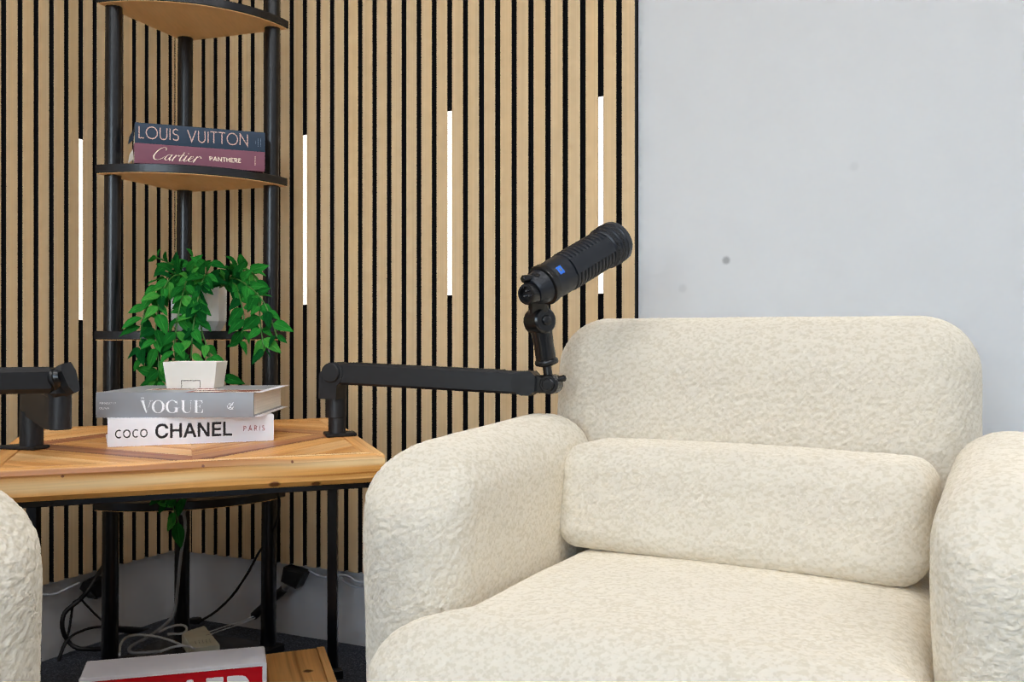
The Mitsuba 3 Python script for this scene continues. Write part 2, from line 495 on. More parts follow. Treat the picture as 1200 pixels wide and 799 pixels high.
for i in range(-2, 29):
    if i == -2:
        a = float((CORNER - R0) @ DR); a0, a1 = a + 0.001, -PITCH - 0.002
        put('slat', slat_mesh(R0 + DR * (a0 + a1) / 2, DR, NR, a1 - a0), 'mat_slat', 'wall_right', label='narrow oak slat at the corner')
        continue
    w = SLAT_W + (0.0045 if i == -1 else 0.0)
    put('slat', slat_mesh(R0 + DR * ((i + 0.5) * PITCH - (0.0022 if i == -1 else 0.0)), DR, NR, w), 'mat_slat', 'wall_right')
for i in range(0, 26):
    put('slat', slat_mesh(L0 + DL * (i + 0.5) * PITCH, DL, NL, SLAT_W), 'mat_slat', 'wall_left')
aL = float((CORNER - L0) @ DL)
put('slat', slat_mesh(L0 + DL * (aL + 0.0012 - 0.0062) / 2, DL, NL, -aL - 0.0062 - 0.0012), 'mat_slat', 'wall_left', label='narrow oak slat at the corner')
rend = R0 + DR * (28.87 * PITCH)
put('felt_backing', wall_slab(CORNER - NR * 0.0122 - DR * 0.0205, DR, NR, float((rend - CORNER) @ DR) + 0.0205, Z_LOW, Z_TOP, 0.0086), 'mat_felt', 'wall_right', label='black felt backing between the slats')
put('felt_backing', wall_slab(CORNER - NL * 0.0122 - DL * 0.012, DL, NL, 26 * PITCH + 0.012, Z_LOW, Z_TOP, 0.0086), 'mat_felt', 'wall_left', label='black felt backing between the slats')

# light strips in the gaps
LED = [('right', 8, 158, 357, 'short warm white light strip in the slats just right of the black corner shelf'),
       ('right', 18, 130, 346, 'warm white light strip in the slats above the horizontal black microphone arm'),
       ('right', 27, 113, 344, 'warm white light strip in the slats behind the microphone, nearest the plaster wall'),
       ('left', 8.0, 163, 375, 'warm white light strip in the slats left of the black corner shelf')]
for side, i, y0, y1, lab in LED:
    d, n, o = (DR, NR, R0) if side == 'right' else (DL, NL, L0)
    c = o + d * i * PITCH
    if side == 'left':
        c = L0 + DL * (7 * PITCH)
    z0, z1 = px(0, y1, c[1])[2], px(0, y0, c[1])[2]
    k = thing('light_strip', lab, 'light strip', 'light strips between the slats')
    w = 0.0108
    ctr = c - n * 0.0066
    M = frame([ctr[0], ctr[1], (z0 + z1) / 2], [d[0], d[1], 0], [-n[0], -n[1], 0], [0, 0, 1])
    put('channel', moved(boxm((w, 0.0108, z1 - z0), 0.0), M), 'mat_lamp_housing', k)
    dctr = c - n * 0.0007
    M = frame([dctr[0], dctr[1], (z0 + z1) / 2], [d[0], d[1], 0], [-n[0], -n[1], 0], [0, 0, 1])
    put('diffuser', moved(boxm((w, 0.001, z1 - z0), 0.0), M), 'mat_lamp_housing', k, emitter={'type': 'area', 'radiance': flat((1.12, 0.95, 0.79))})

# recessed ceiling lamps (real lamps of the room, above the frame)
ORD = ('first', 'second', 'third')
for ia, a in enumerate((0.95, 2.2, 3.45)):
    for ib, b in enumerate((1.15, 2.45, 3.75)):
        k = thing('ceiling_light', f'square recessed ceiling lamp, {ORD[ib]} from the plaster wall in the row {ORD[ia]} from the corner', 'ceiling light', 'recessed ceiling lamps')
        c = room(a, b, 0)
        M = frame([c[0], c[1], 0], [DR[0], DR[1], 0], [-DL[0], -DL[1], 0], [0, 0, 1])
        fr = unary_union([sbox(-0.31, -0.31, 0.31, 0.31)]).difference(sbox(-0.295, -0.295, 0.295, 0.295))
        fm = extrude(fr, 0.012); fm.apply_translation([0, 0, CEIL - 0.012])
        put('frame', moved(fm, M), 'mat_lamp_housing', k)
        put('diffuser', moved(boxm((0.59, 0.59, 0.004), 0, (0, 0, CEIL - 0.005)), M), 'mat_lamp_housing', k, emitter={'type': 'area', 'radiance': flat(LAMP)})

# ------------------------------------------------------------------ armchairs
def boucle(V, F, seed, nub=0.0064, amp=0.0022):
    """Press curly nubs into a fabric surface."""
    r = np.random.default_rng(seed)
    t = trimesh.Trimesh(V, F, process=False)
    n = np.array(t.vertex_normals)
    area = t.area
    pts, _ = trimesh.sample.sample_surface_even(t, int(area / (nub * nub * 0.40)), radius=nub * 0.66, seed=seed)
    d, _ = cKDTree(pts).query(V)
    h = 1 - np.clip(d / (nub * 0.56), 0, 1.25) ** 2
    low = meshkit.fbm(V * 14.0, 3, seed) - 0.5
    mid = meshkit.fbm(V * 90.0, 2, seed + 5) - 0.5
    out = V + n * (0.40 * amp * (h - 0.5) + 0.0025 * low + 0.0003 * mid)[:, None]
    return trimesh.Trimesh(out, F, process=False)


STEP = 0.0030
W_IN, ARM_T = 0.566, 0.152
# local frame of a chair: x to the sitter's left as seen from the front (right in the picture), y backwards, z up


def arm_mesh(side):
    h = np.array([ARM_T / 2, 0.26, 0.275])
    V, F = round_box(h, 0.070, STEP)
    V = round_corner(V, 1, 2, -h[1], h[2], -1, 1, 0.125)
    V = V + [0, -0.10, 0.330]
    f = np.clip((0.16 - V[:, 1]) / 0.52, 0, 1)
    V[:, 2] -= 0.022 * f * sstep(0.2, 0.6, V[:, 2])
    V[:, 0] *= 1 + 0.10 * sstep(0.25, 0.5, V[:, 2])
    V[:, 0] += -ARM_T / 2 if side < 0 else W_IN + ARM_T / 2
    return boucle(V, F, 11 if side < 0 else 12)


def back_mesh():
    h = np.array([0.353, 0.105, 0.33])
    V, F = round_box(h, 0.092, STEP)
    V[:, 1] -= 0.018 * (1 - (V[:, 0] / h[0]) ** 2) * sstep(0.05, -0.05, V[:, 1])
    V = V + [0.242, 0.245, 0.436]
    V[:, 1] += 0.10 * (V[:, 2] - 0.4)
    return boucle(V, F, 13)


def seat_mesh():
    h = np.array([W_IN / 2 + 0.002, 0.33, 0.105])
    V, F = round_box(h, 0.062, STEP)
    yy = V[:, 1]
    wide = sstep(-0.185, -0.27, yy)
    V[:, 0] += np.sign(V[:, 0]) * np.abs(V[:, 0] / h[0]) ** 1.5 * 0.062 * wide
    V = round_corner(V, 1, 2, -h[1], h[2], -1, 1, 0.11)
    V[:, 2] += 0.020 * (1 - (V[:, 0] / 0.34) ** 2) * sstep(0, 0.1, V[:, 2]) * (1 - 0.6 * (yy / h[1]) ** 2)
    V = V + [W_IN / 2, -0.155, 0.287]
    return boucle(V, F, 14, amp=0.0015)


def base_mesh():
    V, F = round_box((0.25, 0.24, 0.08), 0.03, 0.009)
    return boucle(V + [W_IN / 2, -0.02, 0.135], F, 15)


def place(o, W):
    """to_world of something whose local y axis points along the horizontal direction W."""
    W = unit(W)
    M = frame([o[0], o[1], o[2] if len(o) > 2 else 0.0], [W[1], -W[0], 0], [W[0], W[1], 0], [0, 0, 1])
    return T(M.tolist())


chair_plies = [('backrest', ply(back_mesh(), 'mat_boucle', smooth=True)), ('seat_cushion', ply(seat_mesh(), 'mat_boucle', smooth=True)),
               ('armrest', ply(arm_mesh(-1), 'mat_boucle', smooth=True)), ('armrest', ply(arm_mesh(1), 'mat_boucle', smooth=True)),
               ('base', ply(base_mesh(), 'mat_boucle', smooth=True))]
foot = ply(lathe([(0.018, 0), (0.024, 0.06)], (0, 0, 0), (0, 0, 1), 20), 'mat_black_matte', smooth=30)


def armchair(label, o, W):
    k = thing('armchair', label, 'armchair', 'cream boucle armchairs')
    M = place(o, W)
    for name, d in chair_plies:
        put(name, d, None, k, to_world=M)
    for x in (0.06, W_IN - 0.06):
        for y in (-0.2, 0.16):
            put('foot', foot, None, k, to_world=M @ T().translate([x, y, 0]))
    return M


CH_A = math.radians(27.0)
CH_W = np.array([math.sin(CH_A), math.cos(CH_A)])
CH_O = np.array([0.078, 1.555])
M_CHAIR = armchair('cream boucle armchair with a lumbar pillow, standing by the white plaster wall', CH_O, CH_W)
LC_W = unit([-0.90, 0.43])
LC_U = np.array([LC_W[1], -LC_W[0]])
LC_O = np.array([-0.477, 1.053]) - (W_IN + ARM_T) * LC_U + 0.36 * LC_W
armchair('cream boucle armchair of which only one rounded armrest shows beside the table', LC_O, LC_W)


def pillow_mesh():
    h = np.array([0.276, 0.077, 0.080])
    V, F = round_box(h, 0.040, STEP)
    V[:, 1] *= 1 + 0.12 * (1 - (V[:, 0] / h[0]) ** 2)
    V[:, 2] *= 1 + 0.05 * (1 - (V[:, 0] / h[0]) ** 2)
    V = V + [0, 0, 0.082]
    V[:, 1] += 0.16 * (V[:, 2] - 0.08)
    return boucle(V, F, 21, amp=0.0018)


PW_A = math.radians(31.0)
pw = np.array([math.sin(PW_A), math.cos(PW_A)])
pc = CH_O + 0.270 * np.array([CH_W[1], -CH_W[0]]) + 0.040 * CH_W
k = lone('lumbar_pillow', pillow_mesh(), 'mat_boucle', 'long cream boucle lumbar pillow lying on the armchair seat against its backrest', 'pillow', smooth=True)
scene[k]['to_world'] = place([pc[0], pc[1], 0.401], pw)

# ------------------------------------------------------------------ side table
TZ = HC - 0.180
TT = 0.045
FR, BR, FL, BL = np.array([-0.197, 1.522]), np.array([-0.404, 2.196]), np.array([-0.724, 1.306]), np.array([-0.957, 1.945])


def tq(s, t):
    """Table-top point: s from left to right, t from front to back, each from 0 to 1."""
    return (1 - s) * (1 - t) * FL + s * (1 - t) * FR + (1 - s) * t * BL + s * t * BR


def grain_uv(m, o, d):
    v = np.array(m.vertices)
    d3 = np.array([d[0], d[1]])
    e = np.array([-d[1], d[0]])
    u = (v[:, :2] - o) @ d3
    w = (v[:, :2] - o) @ e + v[:, 2]
    return np.stack([u, w], 1)


def faceted(m):
    return trimesh.Trimesh(m.triangles.reshape(-1, 3), np.arange(len(m.faces) * 3).reshape(-1, 3), process=False)


def board(name, poly, z0, z1, c, material, parent, d, off=0.0, **kw):
    m = faceted(slab(poly, z0, z1, c))
    o = np.mean(np.asarray(poly), 0)
    uv = grain_uv(m, o, unit(d)) + [off, off * 0.37]
    return put(name, m, material, parent, uv=uv, **kw)


tb = thing('side_table', 'square wooden side table with a diamond pattern top on thin black metal legs', 'table')
E_ = 0.055   # edging boards, as a share of the top's width
front = [tq(0, 0), tq(1, 0), tq(1 - E_, E_), tq(E_, E_)]
m = faceted(slab(front, TZ - TT, TZ, 0.008))
dfr = unit(FR - FL)
v = np.array(m.vertices)
nz = np.array(m.face_normals).repeat(3, 0)
uvf = np.stack([(v[:, :2] - FR) @ -dfr, np.where(np.abs(nz[:, 2]) > 0.8, 0.1 + (v[:, :2] - FR) @ np.array([-dfr[1], dfr[0]]), v[:, 2] - (TZ - TT))], 1)
put('front_edging', m, 'mat_wood_front', tb, uv=uvf, label='thick front edge with amber grain and two dark knots')
for nm, poly, d in (('edging', [tq(1, 0), tq(1, 1), tq(1 - E_, 1 - E_), tq(1 - E_, E_)], BR - FR), ('edging', [tq(0, 0), tq(0, 1), tq(E_, 1 - E_), tq(E_, E_)], BL - FL),
                    ('edging', [tq(0, 1), tq(1, 1), tq(1 - E_, 1 - E_), tq(E_, 1 - E_)], BR - BL)):
    board(nm, poly, TZ - TT, TZ, 0.003, 'mat_wood_light', tb, d, off=rng.uniform(0, 9))
board('core', [tq(E_, E_), tq(1 - E_, E_), tq(1 - E_, 1 - E_), tq(E_, 1 - E_)], TZ - TT + 0.004, TZ - 0.016, 0, 'mat_wood_amber', tb, FR - FL)
inner = sbox(E_, E_, 1 - E_, 1 - E_)
bands = [(0.0, 0.13, 'amber'), (0.13, 0.26, 'light'), (0.26, 0.38, 'amber'), (0.38, 0.50, 'dark'), (0.50, 0.62, 'light'), (0.62, 0.75, 'light'), (0.75, 0.99, 'light')]
for sx in (-1, 1):
    for sy in (-1, 1):
        for a, b, tone in bands:
            tri = Polygon([(0.5 + sx * a, 0.5), (0.5 + sx * b, 0.5), (0.5, 0.5 + sy * b), (0.5, 0.5 + sy * a)]).intersection(inner)
            if tri.is_empty or tri.area < 1e-5: continue
            tri = tri.convex_hull
            P = np.array([tq(x, y) for x, y in np.array(tri.exterior.coords)[:-1]])
            d = tq(0.5 + sx * 0.3, 0.5) - tq(0.5, 0.5 + sy * 0.3)
            board('plank', P, TZ - 0.016, TZ - 0.0004 * rng.uniform(0, 1.6), 0.0006, 'mat_wood_' + tone, tb, d, off=rng.uniform(0, 9))


def bar(p0, p1, w, hgt=None):
    """A square steel tube between two points."""
    p0, p1 = np.asarray(p0, float), np.asarray(p1, float)
    L = np.linalg.norm(p1 - p0)
    return moved(boxm((w, hgt or w, L), 0.0012, (0, 0, L / 2)), axis_frame(p0, p1 - p0))


LEG = [tq(0.02, 0.02), tq(0.982, 0.02), tq(0.998, 0.95), tq(0.016, 0.975)]
RAIL = [tq(0.04, 0.05), tq(0.96, 0.05), tq(0.96, 0.94), tq(0.04, 0.955)]
for q in LEG:
    put('leg', bar([*q, 0.0], [*q, TZ - TT], 0.021), 'mat_black_metal', tb, label=None)
for i in range(4):
    a, b = RAIL[i], RAIL[(i + 1) % 4]
    put('frame_rail', moved(boxm((0.026, 0.010, np.linalg.norm(b - a)), 0.001, (0, 0, np.linalg.norm(b - a) / 2)), axis_frame([*a, TZ - TT - 0.0055], [*(b - a), 0])), 'mat_black_metal', tb)
# lower shelf between the legs: mitred boards, the outer one lighter
LZ = 0.098
lb_r = px(381, 0, 2.02)[:2]
dside = unit(BR - FR)
pr_back = px(380, 754, 2.015)[:2]
pr_front = pr_back - dside * 0.55
wl = unit(FL - FR)
edges = [0.0, 0.016, 0.122, 0.232, 0.342, 0.452]
tones = ['mat_wood_plank', 'mat_wood_plank', 'mat_wood_plank_dark', 'mat_wood_plank', 'mat_wood_plank_dark']
for j in range(5):
    o, q = wl * (edges[j] + (0.0006 if j else 0)), wl * (edges[j + 1] - 0.0006)
    p4 = [pr_front + o, pr_back + o, pr_back + q, pr_front + q]
    board('lower_plank', p4, LZ - 0.03, LZ - (0.002 if j == 1 else 0.001 * (j > 1)), 0.0012, tones[j], tb, dside, off=1.3 * j)
for q in (0.06, 0.49):
    o = pr_front + dside * q
    put('lower_rail', bar([*(o - wl * 0.03), LZ - 0.04], [*(o + wl * 0.54), LZ - 0.04], 0.018), 'mat_black_metal', tb)

# ------------------------------------------------------------------ corner shelf
SA = math.radians(19.1)
APEX = np.array([-0.787, 2.335])
SR, SL = np.array([math.cos(SA), -math.sin(SA)]), np.array([-math.sin(SA), -math.cos(SA)])
RAD, STH = 0.286, 0.018
cs = thing('corner_shelf', 'tall black corner shelf with quarter round tiers on three round posts', 'shelf')


def lean(m):
    m = m.copy(); m.vertices[:, 0] += 0.0063 * (m.vertices[:, 2] - 0.5); return m


ang = np.linspace(0, math.pi / 2, 41)
pie = [APEX] + [APEX + RAD * (math.cos(t) * SR + math.sin(t) * SL) for t in ang]
POSTS = [APEX + 0.252 * SL + 0.016 * SR, APEX + 0.255 * SR + 0.018 * SL, APEX + 0.030 * unit(SL + SR)]
SHELF_Z = [0.033, 0.386, 0.745, 1.095, 1.454]
for z in SHELF_Z:
    top = put('tier', lean(slab(pie, z - STH, z, 0.0012)), 'mat_black_laminate', cs)
    if z > 0.1:
        put('underside', lean(slab(inset(pie, 0.0018), z - STH - 0.0012, z - STH + 0.0004)), 'mat_shelf_under', top, label='light wood underside')
segs = [0.0] + SHELF_Z + [2.0]
for q in POSTS:
    put('post', lean(cyl([*q, 0.0], [*q, 1.85], 0.0172, 32, 0.001)), 'mat_black_metal', cs, smooth=40)
put('tier', lean(slab(pie, 1.82, 1.838, 0.0012)), 'mat_black_laminate', cs)

# ------------------------------------------------------------------ lettering
def arc(cx, cy, rx, ry, a0, a1, n=20):
    t = np.radians(np.linspace(a0, a1, n))
    return [(cx + rx * math.cos(x), cy + ry * math.sin(x)) for x in t]


def S_path(w):
    return arc(w / 2, 0.745, w * 0.40, 0.235, 35, 255, 16) + arc(w / 2, 0.255, w * 0.46, 0.255, 80, -150, 18)


SANS = {  # geometric letters as strokes, capitals one unit tall: (advance, strokes)
    'L': (0.52, [[(0.06, 1), (0.06, 0), (0.5, 0)]]),
    'O': (1.06, [arc(0.53, 0.5, 0.5, 0.51, 0, 360, 40)]),
    'U': (0.74, [[(0.06, 1), (0.06, 0.32)] + arc(0.37, 0.31, 0.31, 0.32, 180, 360, 18) + [(0.68, 1)]]),
    'I': (0.14, [[(0.07, 1), (0.07, 0)]]),
    'S': (0.60, [S_path(0.58)]),
    'V': (0.82, [[(0.02, 1), (0.41, 0), (0.80, 1)]]),
    'T': (0.62, [[(0.0, 1), (0.62, 1)], [(0.31, 1), (0.31, 0)]]),
    'N': (0.84, [[(0.06, 0), (0.06, 1), (0.78, 0), (0.78, 1)]]),
    'C': (0.88, [arc(0.52, 0.5, 0.47, 0.51, 48, 312, 30)]),
    'H': (0.78, [[(0.06, 1), (0.06, 0)], [(0.72, 1), (0.72, 0)], [(0.06, 0.52), (0.72, 0.52)]]),
    'A': (0.84, [[(0.02, 0), (0.42, 1), (0.82, 0)], [(0.16, 0.32), (0.68, 0.32)]]),
    'E': (0.58, [[(0.54, 1), (0.06, 1), (0.06, 0), (0.56, 0)], [(0.06, 0.52), (0.48, 0.52)]]),
    'P': (0.62, [[(0.06, 0), (0.06, 1), (0.32, 1)] + arc(0.32, 0.74, 0.26, 0.26, 90, -90, 12) + [(0.06, 0.48)]]),
    'R': (0.66, [[(0.06, 0), (0.06, 1), (0.34, 1)] + arc(0.34, 0.75, 0.25, 0.25, 90, -90, 12) + [(0.06, 0.5)], [(0.34, 0.5), (0.62, 0)]]),
    'G': (0.92, [arc(0.52, 0.5, 0.47, 0.51, 45, 350, 32) + [(0.60, 0.44)]]),
    ' ': (0.46, []),
}


def stroke_text(text, height, width, weight, track=0.12, serif=0.0, square=True):
    """Stroke lettering as flat geometry from x = 0, scaled to the given total width."""
    x, gs = 0.0, []
    for ch in text:
        adv, strokes = SANS[ch]
        for s in strokes:
            g = LineString([(x + a, b) for a, b in s]).buffer(weight / 2, cap_style=2 if square else 1, join_style=2, mitre_limit=3)
            gs.append(g)
            if serif:
                for (a, b) in (s[0], s[-1]):
                    if min(abs(b), abs(b - 1)) < 0.02:
                        gs.append(sbox(x + a - serif, b - 0.03, x + a + serif, b + 0.03))
        x += adv + track
    g = unary_union(gs)
    x0, y0, x1, y1 = g.bounds
    return shapely.affinity.affine_transform(g, [width / (x1 - x0), 0, 0, height, -x0 * width / (x1 - x0), 0])


import shapely.affinity


def vogue_text(height, width):
    """High contrast capitals: thick and hairline strokes."""
    H, K = 0.022, 0.17
    def quadp(x0, x1, y0, y1, w0, w1=None):
        w1 = w1 or w0
        return Polygon([(x0, y0), (x0 + w0, y0), (x1 + w1, y1), (x1, y1)])
    def ser(x0, x1, y):
        return sbox(x0, y - H / 2, x1, y + H / 2)
    out, x = [], 0.0
    out += [Polygon([(0.06, 1), (0.06 + K + 0.03, 1), (0.50, 0.02), (0.43, -0.02)]), Polygon([(0.455, 0.0), (0.48, 0.06), (0.80, 1), (0.77, 1)]), ser(0, 0.34, 0.99), ser(0.66, 0.92, 0.99)]
    def ring(cx):
        return Polygon(arc(cx, 0.5, 0.47, 0.52, 0, 360, 48)).difference(Polygon(arc(cx, 0.5, 0.47 - K, 0.49, 0, 360, 48)))
    out.append(ring(1.33))
    g = ring(2.36).difference(sbox(2.50, 0.32, 3.0, 0.74)).difference(sbox(2.62, 0.3, 3.0, 0.80))
    out += [g, sbox(2.60, 0.05, 2.60 + K, 0.42), ser(2.50, 2.90, 0.42), Polygon([(2.70, 0.98), (2.725, 0.98), (2.725, 0.66), (2.70, 0.66)])]
    ux = 3.02
    out += [sbox(ux + 0.08, 0.28, ux + 0.08 + K, 1), ser(ux, ux + 0.34, 0.99), sbox(ux + 0.70, 0.28, ux + 0.725, 1), ser(ux + 0.60, ux + 0.84, 0.99)]
    ub = Polygon(arc(ux + 0.40, 0.30, 0.325, 0.32, 180, 360, 30)).difference(Polygon(arc(ux + 0.47, 0.32, 0.235, 0.30, 180, 360, 30)))
    out.append(ub)
    ex = 3.98
    out += [sbox(ex + 0.08, 0, ex + 0.08 + K, 1), ser(ex, ex + 0.62, 0.99), ser(ex, ex + 0.66, 0.01), ser(ex + 0.2, ex + 0.46, 0.52), Polygon([(ex + 0.62, 1), (ex + 0.62, 0.72), (ex + 0.52, 0.98)]),
            Polygon([(ex + 0.66, 0), (ex + 0.66, 0.32), (ex + 0.54, 0.02)]), Polygon([(ex + 0.46, 0.36), (ex + 0.46, 0.68), (ex + 0.41, 0.52)])]
    g = unary_union([p.buffer(0) for p in out])
    x0, y0, x1, y1 = g.bounds
    return shapely.affinity.affine_transform(g, [width / (x1 - x0), 0, 0, height, -x0 * width / (x1 - x0), 0])


def pen(points, w0, w1):
    """A script stroke whose width follows its direction, like a broad pen."""
    p = curve(points, 10)[:, :2] if len(points[0]) == 3 else curve([(a, b, 0) for a, b in points], 10)[:, :2]
    gs = []
    for a, b in zip(p[:-1], p[1:]):
        d = b - a
        th = math.atan2(d[1], d[0])
        f = abs(math.sin(th - math.radians(20)))
        f = f if d[1] < 0 else f * 0.35
        gs.append(LineString([a, b]).buffer((w0 + (w1 - w0) * f) / 2, quad_segs=3))
    return unary_union(gs)


def cartier_text(width, height):
    gs = [pen([(1.02, 1.22), (0.98, 1.50), (0.78, 1.56), (0.45, 1.35), (0.20, 0.95), (0.05, 0.45), (0.18, 0.08), (0.50, 0.02), (0.85, 0.20), (1.02, 0.42)], 0.035, 0.13)]
    gs.append(pen([(1.62, 0.66), (1.40, 0.72), (1.18, 0.45), (1.12, 0.15), (1.25, 0.02), (1.45, 0.20), (1.64, 0.64)], 0.03, 0.11))
    gs.append(pen([(1.68, 0.70), (1.55, 0.25), (1.60, 0.03), (1.78, 0.14), (1.90, 0.40)], 0.03, 0.12))
    gs.append(pen([(1.90, 0.40), (2.04, 0.70), (1.92, 0.35), (1.84, 0.0)], 0.03, 0.12))
    gs.append(pen([(1.92, 0.35), (2.10, 0.62), (2.28, 0.70), (2.36, 0.62)], 0.03, 0.10))
    gs.append(pen([(2.74, 1.10), (2.60, 0.62), (2.48, 0.20), (2.56, 0.02), (2.76, 0.14), (2.90, 0.38)], 0.03, 0.12))
    gs.append(pen([(2.38, 0.70), (2.62, 0.74), (2.90, 0.78)], 0.035, 0.05))
    gs.append(pen([(3.04, 0.70), (2.94, 0.35), (2.90, 0.08), (3.02, 0.02), (3.18, 0.18), (3.28, 0.36)], 0.03, 0.12))
    gs.append(Point(3.14, 1.0).buffer(0.065))
    gs.append(pen([(3.30, 0.30), (3.55, 0.42), (3.68, 0.62), (3.56, 0.72), (3.38, 0.50), (3.32, 0.18), (3.46, 0.02), (3.68, 0.10), (3.88, 0.38)], 0.03, 0.11))
    gs.append(pen([(3.88, 0.38), (4.04, 0.70), (3.92, 0.35), (3.82, -0.02)], 0.03, 0.12))
    gs.append(pen([(3.92, 0.35), (4.08, 0.60), (4.24, 0.72), (4.40, 0.64), (4.42, 0.52)], 0.03, 0.10))
    g = unary_union(gs)
    g = shapely.affinity.skew(g, xs=12, origin=(0, 0))
    x0, y0, x1, y1 = g.bounds
    return shapely.affinity.affine_transform(g, [width / (x1 - x0), 0, 0, height / (y1 - y0), -x0 * width / (x1 - x0), -y0 * height / (y1 - y0)])


def text_flat(text, height, bold=False, width=None, depth=0.0003):
    m = meshkit.text_mesh(text, height, depth, bold)
    if width:
        x0, x1 = m.bounds[0][0], m.bounds[1][0]
        m.vertices[:, 0] = (m.vertices[:, 0] - x0) * width / (x1 - x0)
    return m


# ------------------------------------------------------------------ books
def book(label, group, p_left, p_right, z0, thick, depth, cover, bdir=None, sink=0.003, art=None):
    """A hardback lying flat. p_left and p_right are the two ends of its spine on the ground plan. Returns (key, function that maps spine points to the world)."""
    p_left, p_right = np.asarray(p_left, float), np.asarray(p_right, float)
    L = np.linalg.norm(p_right - p_left)
    x = (p_right - p_left) / L
    y = np.array([-x[1], x[0]])
    M = frame([p_left[0], p_left[1], z0], [x[0], x[1], 0], [y[0], y[1], 0], [0, 0, 1])
    k = thing('book', label, 'book', group)
    c = 0.0028
    # the case: front board, back board and a slightly rounded spine
    n = 9
    zz = np.linspace(0, thick, n)
    bow = -0.0016 * (1 - (2 * zz / thick - 1) ** 2)
    sp = [(bow[i] + 0.0016, zz[i]) for i in range(n)] + [(0.0056, thick), (0.0056, 0)]
    g = Polygon(sp)
    mesh = extrude(g, L)                        # (y, z) outline extruded along x
    mesh = moved(mesh, frame([0, 0, 0], [0, 1, 0], [0, 0, 1], [1, 0, 0]))
    put('spine', moved(mesh, M), cover, k, smooth=25)
    put('cover', moved(boxm((L, depth - 0.006, c), 0.0006, (L / 2, depth / 2 + 0.003, c / 2)), M), cover, k)
    put('cover', moved(boxm((L, depth - 0.006, c), 0.0006, (L / 2, depth / 2 + 0.003, thick - c / 2)), M), cover, k)
    put('pages', moved(boxm((L - 2 * sink, depth - 0.010, thick - 2 * c), 0.0004, (L / 2, depth / 2 + 0.002, thick / 2)), M), 'mat_pages', k, label='cream page block')

    def on_spine(m, x0, zb, name, material, **kw):
        """Lay flat lettering on the spine: its lower left corner x0 from the left end and zb above the bottom."""
        zc = (zb + 0.5 * (m.bounds[1][1])) / thick
        out = 0.0016 * (1 - (2 * min(max(zc, 0), 1) - 1) ** 2)
        F = frame([x0, 0.0016 - out - 0.00015, zb], [1, 0, 0], [0, 0, 1], [0, -1, 0])
        put(name, moved(moved(m, F), M), material, k, **kw)
    return k, on_spine, M, L


TB = TZ
# white book on the table
WBL, WBR = px(126, 524, 0.180 * F_PX / (524 - HORIZON))[:2], px(321, 516, 0.180 * F_PX / (516 - HORIZON))[:2]
WT = 0.0455
k, on, Mw, Lw = book('thick white hardback lying on the wooden table under a gray book', 'hardbacks on the wooden table', WBL, WBR, TB, WT, 0.20, 'mat_cover_white')
on(extrude(stroke_text('COCO', 0.0118, 0.050, 0.17, 0.36), 0.0003), 0.0115, 0.0150, 'lettering', 'mat_ink_black', label='small black capitals')
on(text_flat('CHANEL', 0.0228, True, 0.124), 0.0735, 0.0120, 'lettering', 'mat_ink_black', label='large bold black capitals')
on(extrude(stroke_text('PARIS', 0.0082, 0.036, 0.13, 0.50), 0.0003), 0.2165, 0.0185, 'lettering', 'mat_ink_red', label='small red capitals')
# gray book on the white one
GZ = TB + WT + 0.0002
gz = (HC - GZ) * F_PX
GT = 0.0420
GBL, GBR = px(112, 0, gz / (489.5 - HORIZON))[:2], px(297, 0, gz / (489.0 - HORIZON))[:2]
k, on, Mg, Lg = book('thick gray hardback lying on the white book, a white planter on it', 'hardbacks on the wooden table', GBL, GBR, GZ, GT, 0.245, 'mat_cover_gray')
on(extrude(vogue_text(0.0208, 0.1035), 0.0003), 0.0735, 0.0080, 'lettering', 'mat_ink_white', label='tall white serif capitals')
on(text_flat('IN', 0.0030, False, 0.0050), 0.0745, 0.0315, 'lettering', 'mat_ink_white', label='tiny white capitals')
on(text_flat('ANGELETTI', 0.0030, False, 0.0275), 0.0060, 0.0230, 'lettering', 'mat_ink_white', label='tiny white capitals')
on(text_flat('OLIVA', 0.0030, False, 0.0165), 0.0060, 0.0145, 'lettering', 'mat_ink_white', label='tiny white capitals')
rz = unary_union([Point(0.0055, 0.006).buffer(0.0052).difference(Point(0.0055, 0.006).buffer(0.0044)).difference(sbox(0.006, 0.006, 0.02, 0.02)), LineString([(0.0035, 0.003), (0.0105, 0.0125)]).buffer(0.0005),
                  LineString([(0.0045, 0.0085), (0.0085, 0.0085), (0.0045, 0.0055), (0.0095, 0.001)]).buffer(0.0004)])
on(extrude(rz, 0.0003), 0.2170, 0.0125, 'emblem', 'mat_ink_white', label='small white round emblem')
# the printed picture that wraps over the gray book's upper cover
art = faceted(boxm((0.115, 0.075, 0.0003), 0, (0.205, 0.038, GT + 0.00015)))
put('cover_picture', moved(art, Mg), 'mat_cover_art', k, uv=np.array(art.vertices)[:, :2], label='printed picture on the upper cover')
art = faceted(boxm((0.115, 0.055, 0.0003), 0, (0.115, 0.100, GT + 0.00015)))
put('cover_picture', moved(art, Mg), 'mat_cover_art', k, uv=np.array(art.vertices)[:, :2] + 0.3, label='printed picture on the upper cover')
lip = boxm((0.012, 0.235, 0.0006), 0, (Lg + 0.0055, 0.126, GT - 0.0006))
put('dust_jacket', moved(lip, Mg), 'mat_cover_white', k, label='white edge of the loose dust jacket')
lip = boxm((0.010, 0.235, 0.0006), 0, (Lg + 0.0045, 0.126, 0.0008))
put('dust_jacket', moved(lip, Mg), 'mat_cover_white', k, label='white edge of the loose dust jacket')

